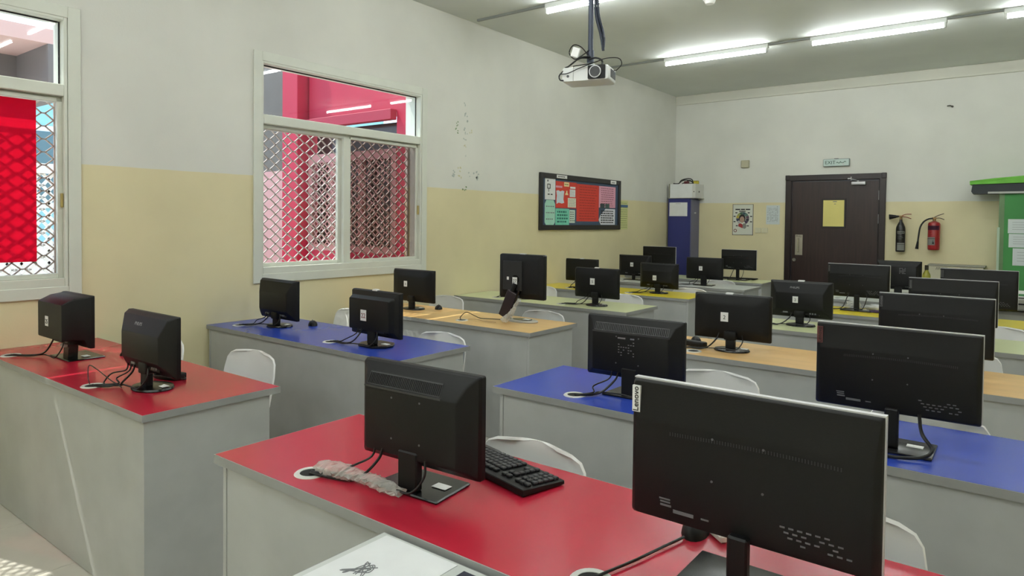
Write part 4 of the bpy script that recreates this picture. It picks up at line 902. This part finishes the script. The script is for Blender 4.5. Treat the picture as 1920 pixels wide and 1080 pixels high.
ell(1.052, 1.545, .049, .058, yq-.0009, yq-.0001, mat('dark_hair_print', (40, 34, 32), .7), 'portrait_hair', sh)
ell(1.050, 1.528, .034, .046, yq-.0014, yq-.001, mat('portrait_skin', (176, 146, 126), .7), 'portrait_face', sh)
b = B(); prism(b, [(.995, 1.43), (1.06, 1.40), (1.06, 1.455), (1.03, 1.475), (1.0, 1.465)], 1, yq-.0013, yq-.0009); bmesh.ops.translate(b, vec=-Vector(t.location), verts=b.verts); obj('red_shape', b, mat('poster_red', (160, 50, 52), .6), sh)
ell(1.085, 1.435, .03, .04, yq-.0007, yq-.0002, mat('poster_grey', (130, 132, 126), .6), 'grey_shape', sh)
# small paper and switches
t = bwt('notice_sheet', 'pale printed sheet taped to the wall beside the brown door', 'paper', 1.485, 1.462)
s = bp('sheet', (1.392, YB-.002, 1.463), (1.58, YB-.0005, 1.734), mat('bluish_paper', (206, 214, 214), .8), t)
b = B(); random.seed(8)
for r in range(16):
    for k in range(7):
        if random.random() < .75: bx2(b, (1.408+.022*k, YB-.0026, 1.69-.0125*r), (1.408+.022*k+random.uniform(.008, .018), YB-.0021, 1.696-.0125*r))
bx2(b, (1.54, YB-.0026, 1.708), (1.552, YB-.0021, 1.72)); bmesh.ops.translate(b, vec=-Vector(t.location), verts=b.verts); tag(obj('writing', b, mat('pale_ink', (150, 158, 158), .8), s), kind='stuff')
for x0, lb in ((1.243, 'cream double light switch plate next to the poster'), (1.336, 'cream light switch plate under the pale printed sheet')):
    t = bwt('light_switch', lb, 'switch', x0+.042, 1.338)
    bp('plate', (x0, YB-.012, 1.338), (x0+.084, YB-.0005, 1.412), mat('switch_cream', (214, 210, 180), .4), t, .003)
    for k in ((0, 1) if x0 < 1.3 else (0,)): bp('rocker', (x0+.018+.026*k, YB-.017, 1.358), (x0+.038+.026*k, YB-.0125, 1.392), mat('switch_cream', (214, 210, 180), .4), t, .002)

# fire extinguishers
t = thing('fire_extinguisher', 'black carbon dioxide fire extinguisher with short horn on the wall', 'extinguisher', (3.09, YB-.075, 1.134), group='fire extinguishers')
b = B(); lathe(b, [(.045, 0), (.053, .008), (.054, .28), (.050, .315), (.034, .355), (.017, .385), (.016, .41)], n=28); cy1 = obj('cylinder', b, mat('extinguisher_black', (20, 20, 22), .3), t, 40)
def band(z0, z1, m, n_, r, a0, a1, par):
    b = B(); k = 12; A = []
    for i in range(k+1):
        a = math.radians(a0+(a1-a0)*i/k); A.append((b.verts.new((r*math.cos(a), r*math.sin(a), z0)), b.verts.new((r*math.cos(a), r*math.sin(a), z1))))
    for p, q in zip(A, A[1:]): b.faces.new((p[0], q[0], q[1], p[1]))
    bmesh.ops.solidify(b, geom=list(b.faces), thickness=-.0008); return obj(n_, b, m, par, 60)
LBLG = mat('label_grey', (176, 178, 172), .6)
l1 = band(.232, .262, LBLG, 'name_label', .0545, 235, 330, cy1); l2 = band(.02, .115, LBLG, 'service_label', .0545, 235, 330, cy1)
band(.093, .097, INK, 'label_line', .0556, 235, 330, l2)
for k, z in enumerate((.215, .195, .178, .162)): band(z, z+.006, mat('label_dim', (110, 112, 110), .6), 'instruction_line', .0545, 240, 290+10*(k % 3), cy1)
for k in range(4): band(.239, .255, INK, 'label_letter', .0556, 243+21*k, 256+21*k, l1)
BRS = mat('valve_brass', (150, 120, 80), .35, metal=.6); REDM = mat('lever_red', (132, 44, 40), .4)
b = B(); cyl(b, (0, 0, .405), (0, 0, .445), .014, n=14); bx(b, (.0, 0, .452), (.05, .02, .016), .003, 1); obj('valve', b, BRS, t, 40)
b = B(); tube(b, [(.01, 0, .458), (.05, 0, .475), (.115, 0, .478)], .005, 6); obj('lever', b, REDM, t, 50)
b = B(); tube(b, [(.01, 0, .447), (.06, 0, .44), (.112, 0, .422)], .005, 6); obj('carry_handle', b, REDM, t, 50)
b = B(); cyl(b, (-.02, -.01, .45), (-.052, -.012, .448), .010, .016, n=16); cyl(b, (-.052, -.012, .448), (-.13, -.016, .442), .018, .034, n=20); obj('horn', b, BLK, t, 40)
b = B(); bx2(b, (-.02, .0545, .30), (.02, .0745, .34)); obj('wall_bracket', b, GREYP, t)
t = thing('fire_extinguisher', 'red fire extinguisher with curved black hose on the wall', 'extinguisher', (3.452, YB-.082, 1.172), group='fire extinguishers')
b = B(); lathe(b, [(.058, 0), (.064, .006), (.066, .02), (.066, .318), (.060, .336), (.03, .352), (.016, .356)], n=28); cy2 = obj('cylinder', b, mat('extinguisher_red', (150, 28, 34), .3), t, 40)
l2 = band(.058, .158, LBLG, 'service_label', .0665, 190, 285, cy2); band(.136, .140, INK, 'label_line', .0676, 190, 285, l2); band(.075, .095, INK, 'label_spot', .0676, 262, 276, l2); band(.105, .112, INK, 'label_spot', .0676, 262, 272, l2)
band(.245, .298, mat('label_purple', (84, 30, 62), .5), 'colour_band', .0665, 180, 330, cy2)
for k, z in enumerate((.228, .205, .19, .172)): band(z, z+.004, mat('label_redprint', (190, 90, 86), .6), 'instruction_line', .0665, 188, 250+12*(k % 2), cy2)
b = B(); cyl(b, (0, 0, .355), (0, 0, .385), .018, n=14); bx(b, (0, 0, .392), (.05, .024, .02), .003, 1); obj('valve', b, BRS, t, 40)
b = B(); tube(b, [(.0, 0, .402), (.04, 0, .425), (.10, 0, .448)], .005, 6); obj('lever', b, mat('lever_dark', (60, 48, 30), .4), t, 50)
b = B(); tube(b, [(.01, 0, .39), (.06, 0, .392), (.105, 0, .374)], .005, 6); obj('carry_handle', b, mat('lever_dark', (60, 48, 30), .4), t, 50)
b = B(); tube(b, [(-.015, -.01, .388), (-.06, -.015, .38), (-.11, -.02, .345), (-.145, -.02, .28), (-.16, -.02, .18), (-.168, -.02, .09)], .0095, 8); obj('hose', b, CABLE, t, 60)
b = B(); cyl(b, (-.167, -.02, .10), (-.178, -.02, .005), .011, .019, n=14); obj('nozzle', b, BLK, t, 40)
b = B(); bx2(b, (-.02, .0665, .24), (.02, .0815, .29)); obj('wall_bracket', b, GREYP, t)

# metal vent box on the floor by the wall
t = thing('vent_box', 'cream metal equipment box with slotted vents under the fire extinguishers', 'cabinet', (3.695, YB-.14, 0))
b = B(); bx2(b, (-.27, -.125, 0), (.28, .138, .985), .006, 2); obj('body', b, mat('cream_metal', (196, 192, 166), .4, .04, 5), t)
b = B(); bx2(b, (-.285, -.135, .9851), (.295, .139, 1.0), .003, 1); obj('top_plate', b, mat('grey_top', (150, 150, 140), .4), t)
b = B()
for g in (-.14, .10):
    for k in range(8): bx(b, (g-.05+.0145*k, -.1255, .955), (.005, .003, .034), rot=Matrix.Rotation(math.radians(20), 3, 'Y'))
tag(obj('vent_slots', b, mat('slot_grey', (70, 70, 62), .7), t), kind='stuff')
b = B(); cyl(b, (.22, -.125, .955), (.22, -.130, .955), .008, n=12); obj('lock', b, GREYP, t)

# green cupboard with papers
GREEN = mat('green_board', (58, 132, 66), .6, .06, 3)
gx0 = 4.108; gy = 9.57
t = thing('green_cupboard', 'tall green cupboard with papers taped to its front', 'cupboard', (4.70, 9.74, 0))
def gp(n, a, c, m, par=None, bev=0):
    bm = B(); bx2(bm, a, c, bev, 1); bmesh.ops.translate(bm, vec=(-4.70, -9.74, 0), verts=bm.verts); return obj(n, bm, m, par or t)
gp('body', (gx0+.01, gy, 0), (5.3, YB-.002, 1.845), GREEN)
gp('front_board', (gx0+.05, gy-.012, .70), (5.29, gy-.0005, 1.835), GREEN)
gp('edge_strip', (gx0, gy-.016, .62), (gx0+.05, gy-.0005, 1.845), mat('dull_green_strip', (96, 124, 84), .5, .1, 6))
gp('clear_edge', (gx0-.012, gy-.020, .82), (gx0+.012, gy-.0165, 1.46), mat('pale_plastic_edge', (170, 190, 168), .3))
gp('plinth', (gx0+.05, gy-.012, .002), (5.29, gy-.0005, .698), mat('cream_plinth', (206, 196, 160), .5))
for a, c, e, g, lb in ((4.195, 4.62, 1.395, 1.555, 'upper white sheet taped to the green cupboard'), (4.205, 4.62, 1.235, 1.388, 'middle white sheet taped to the green cupboard'), (4.245, 4.62, 1.03, 1.225, 'lowest white sheet taped to the green cupboard')):
    q = thing('paper_sheet', lb, 'paper', (a, gy-.0125, e)); b = B(); bx2(b, (0, -.0015, 0), (c-a, -.0003, g-e)); s = obj('sheet', b, mat('bluish_paper', (206, 214, 214), .8), q)
    b = B()
    for r in range(4): bx2(b, (.04, -.002, (g-e)*(.25+.17*r)), (.34, -.0016, (g-e)*(.25+.17*r)+.004))
    tag(obj('writing', b, mat('pale_ink', (150, 158, 158), .8), s), kind='stuff')
t = thing('fabric_roll', 'bright green cloth over a long dark board lying on the green cupboard', 'roll', (4.6, 9.66, 1.846))
b = B(); prism(b, [(-.76, .028), (-.745, .0), (-.55, .0), (.7, .0), (.7, .125), (-.75, .108)], 1, -.13, .12); obj('dark_board', b, mat('dark_navy_board', (36, 42, 46), .6), t)
b = B(); prism(b, [(-.775, .1085), (-.75, .1086), (-.3, .1186), (.7, .1266), (.7, .29), (-.1, .215), (-.775, .150)], 1, -.145, .125)
bmesh.ops.triangulate(b, faces=b.faces); bmesh.ops.subdivide_edges(b, edges=b.edges, cuts=2); random.seed(4)
for v in b.verts:
    if v.co.z > .135: v.co += Vector((0, random.uniform(-.006, .006), random.uniform(-.006, .006)))
obj('green_cloth', b, mat('bright_green_cloth', (104, 176, 62), .7, .1, 12), t)
b = B(); bx2(b, (-.60, -.14, -.0), (.7, -.1305, .022)); obj('white_strip', b, LBLG, t)

# blue locker with box on top
t = thing('locker', 'narrow blue metal locker standing in the room corner', 'locker', (.2175, 9.752, 0))
NAVY = mat('navy_metal', (42, 48, 112), .4, .05, 4); GBL = mat('grey_blue_metal', (96, 98, 126), .4, .05, 4)
b = B(); bx2(b, (-.1825, -.152, 0), (.168, .163, 1.835), .003, 1); obj('body', b, NAVY, t)
dr = B(); bx2(dr, (.1685, -.146, .03), (.183, .158, 1.82), .002, 1); dr = obj('door', dr, GBL, t); tag(dr, 'grey blue locker door')
b = B(); cyl(b, (.183, -.03, 1.62), (.205, -.03, 1.62), .011, n=12); obj('knob', b, SILV, dr)
q = thing('paper_sheet', 'white sheet taped to the side of the blue locker', 'paper', (.055, 9.6, 1.57)); b = B(); bx2(b, (.0, -.0018, 0), (.285, -.0005, .205)); s = obj('sheet', b, PAPER, q)
b = B(); bx2(b, (.10, -.0024, .185), (.18, -.0019, .189)); tag(obj('writing', b, GREYINK, s), kind='stuff')
t = thing('cardboard_box', 'white carton with hand hole standing on the blue locker', 'box', (.25, 9.745, 1.8355))
b = B(); bx2(b, (-.21, -.155, .006), (.215, .16, .215), .003, 1); obj('carton', b, mat('white_carton', (214, 214, 208), .7, .03, 6), t)
b = B(); bx2(b, (-.195, -.1575, .012), (.165, -.1555, .215)); obj('front_paper', b, PAPER, t)
b = B(); bx2(b, (-.225, -.165, .0), (.225, .165, .0055)); obj('base_board', b, mat('board_grey', (170, 170, 166), .6), t)
b = B(); bx2(b, (-.20, -.159, .01), (-.185, -.1577, .22)); obj('olive_strip', b, mat('olive_strip', (110, 108, 84), .7), t)
b = B(); cyl(b, (.2155, -.02, .10), (.2175, -.02, .10), .014, n=14); bx2(b, (.185, -.1575, .09), (.197, -.1555, .105)); obj('hand_hole', b, DARK, t)
t = thing('cable_coil', 'tangle of black and dark red cables on the white carton', 'cables', (.25, 9.72, 2.0512))
b = B()
tube(b, [(-.17, -.05, .012), (-.08, -.06, .012), (-.05, -.03, .06), (.03, .0, .085), (.10, .0, .07), (.14, -.02, .012)], .008, 6); tube(b, [(-.09, -.04, .01), (-.03, -.05, .05), (.04, -.05, .06), (.11, -.04, .04), (.15, -.05, .010)], .008, 6); tube(b, [(-.06, .02, .01), (0, .03, .04), (.06, .02, .06), (.12, .02, .02), (.05, .03, .01)], .007, 6)
obj('black_cable', b, CABLE, t, 60)
b = B(); bx(b, (.03, -.02, .024), (.07, .05, .044), .008, 2); obj('red_plug', b, mat('dark_red_plug', (96, 40, 44), .5), t)
t = thing('sponge', 'small yellow sponge on the white carton', 'sponge', (.42, 9.72, 2.0512)); b = B(); bx(b, (0, 0, .021), (.075, .05, .042), .008, 2); obj('foam', b, mat('yellow_foam', (196, 180, 70), .9, .1, 60, bump=.5, bscale=120), t)
b = B(); bx(b, (0, 0, .046), (.070, .046, .008), .003, 1); obj('scouring_pad', b, mat('olive_pad', (150, 140, 60), .9), t)
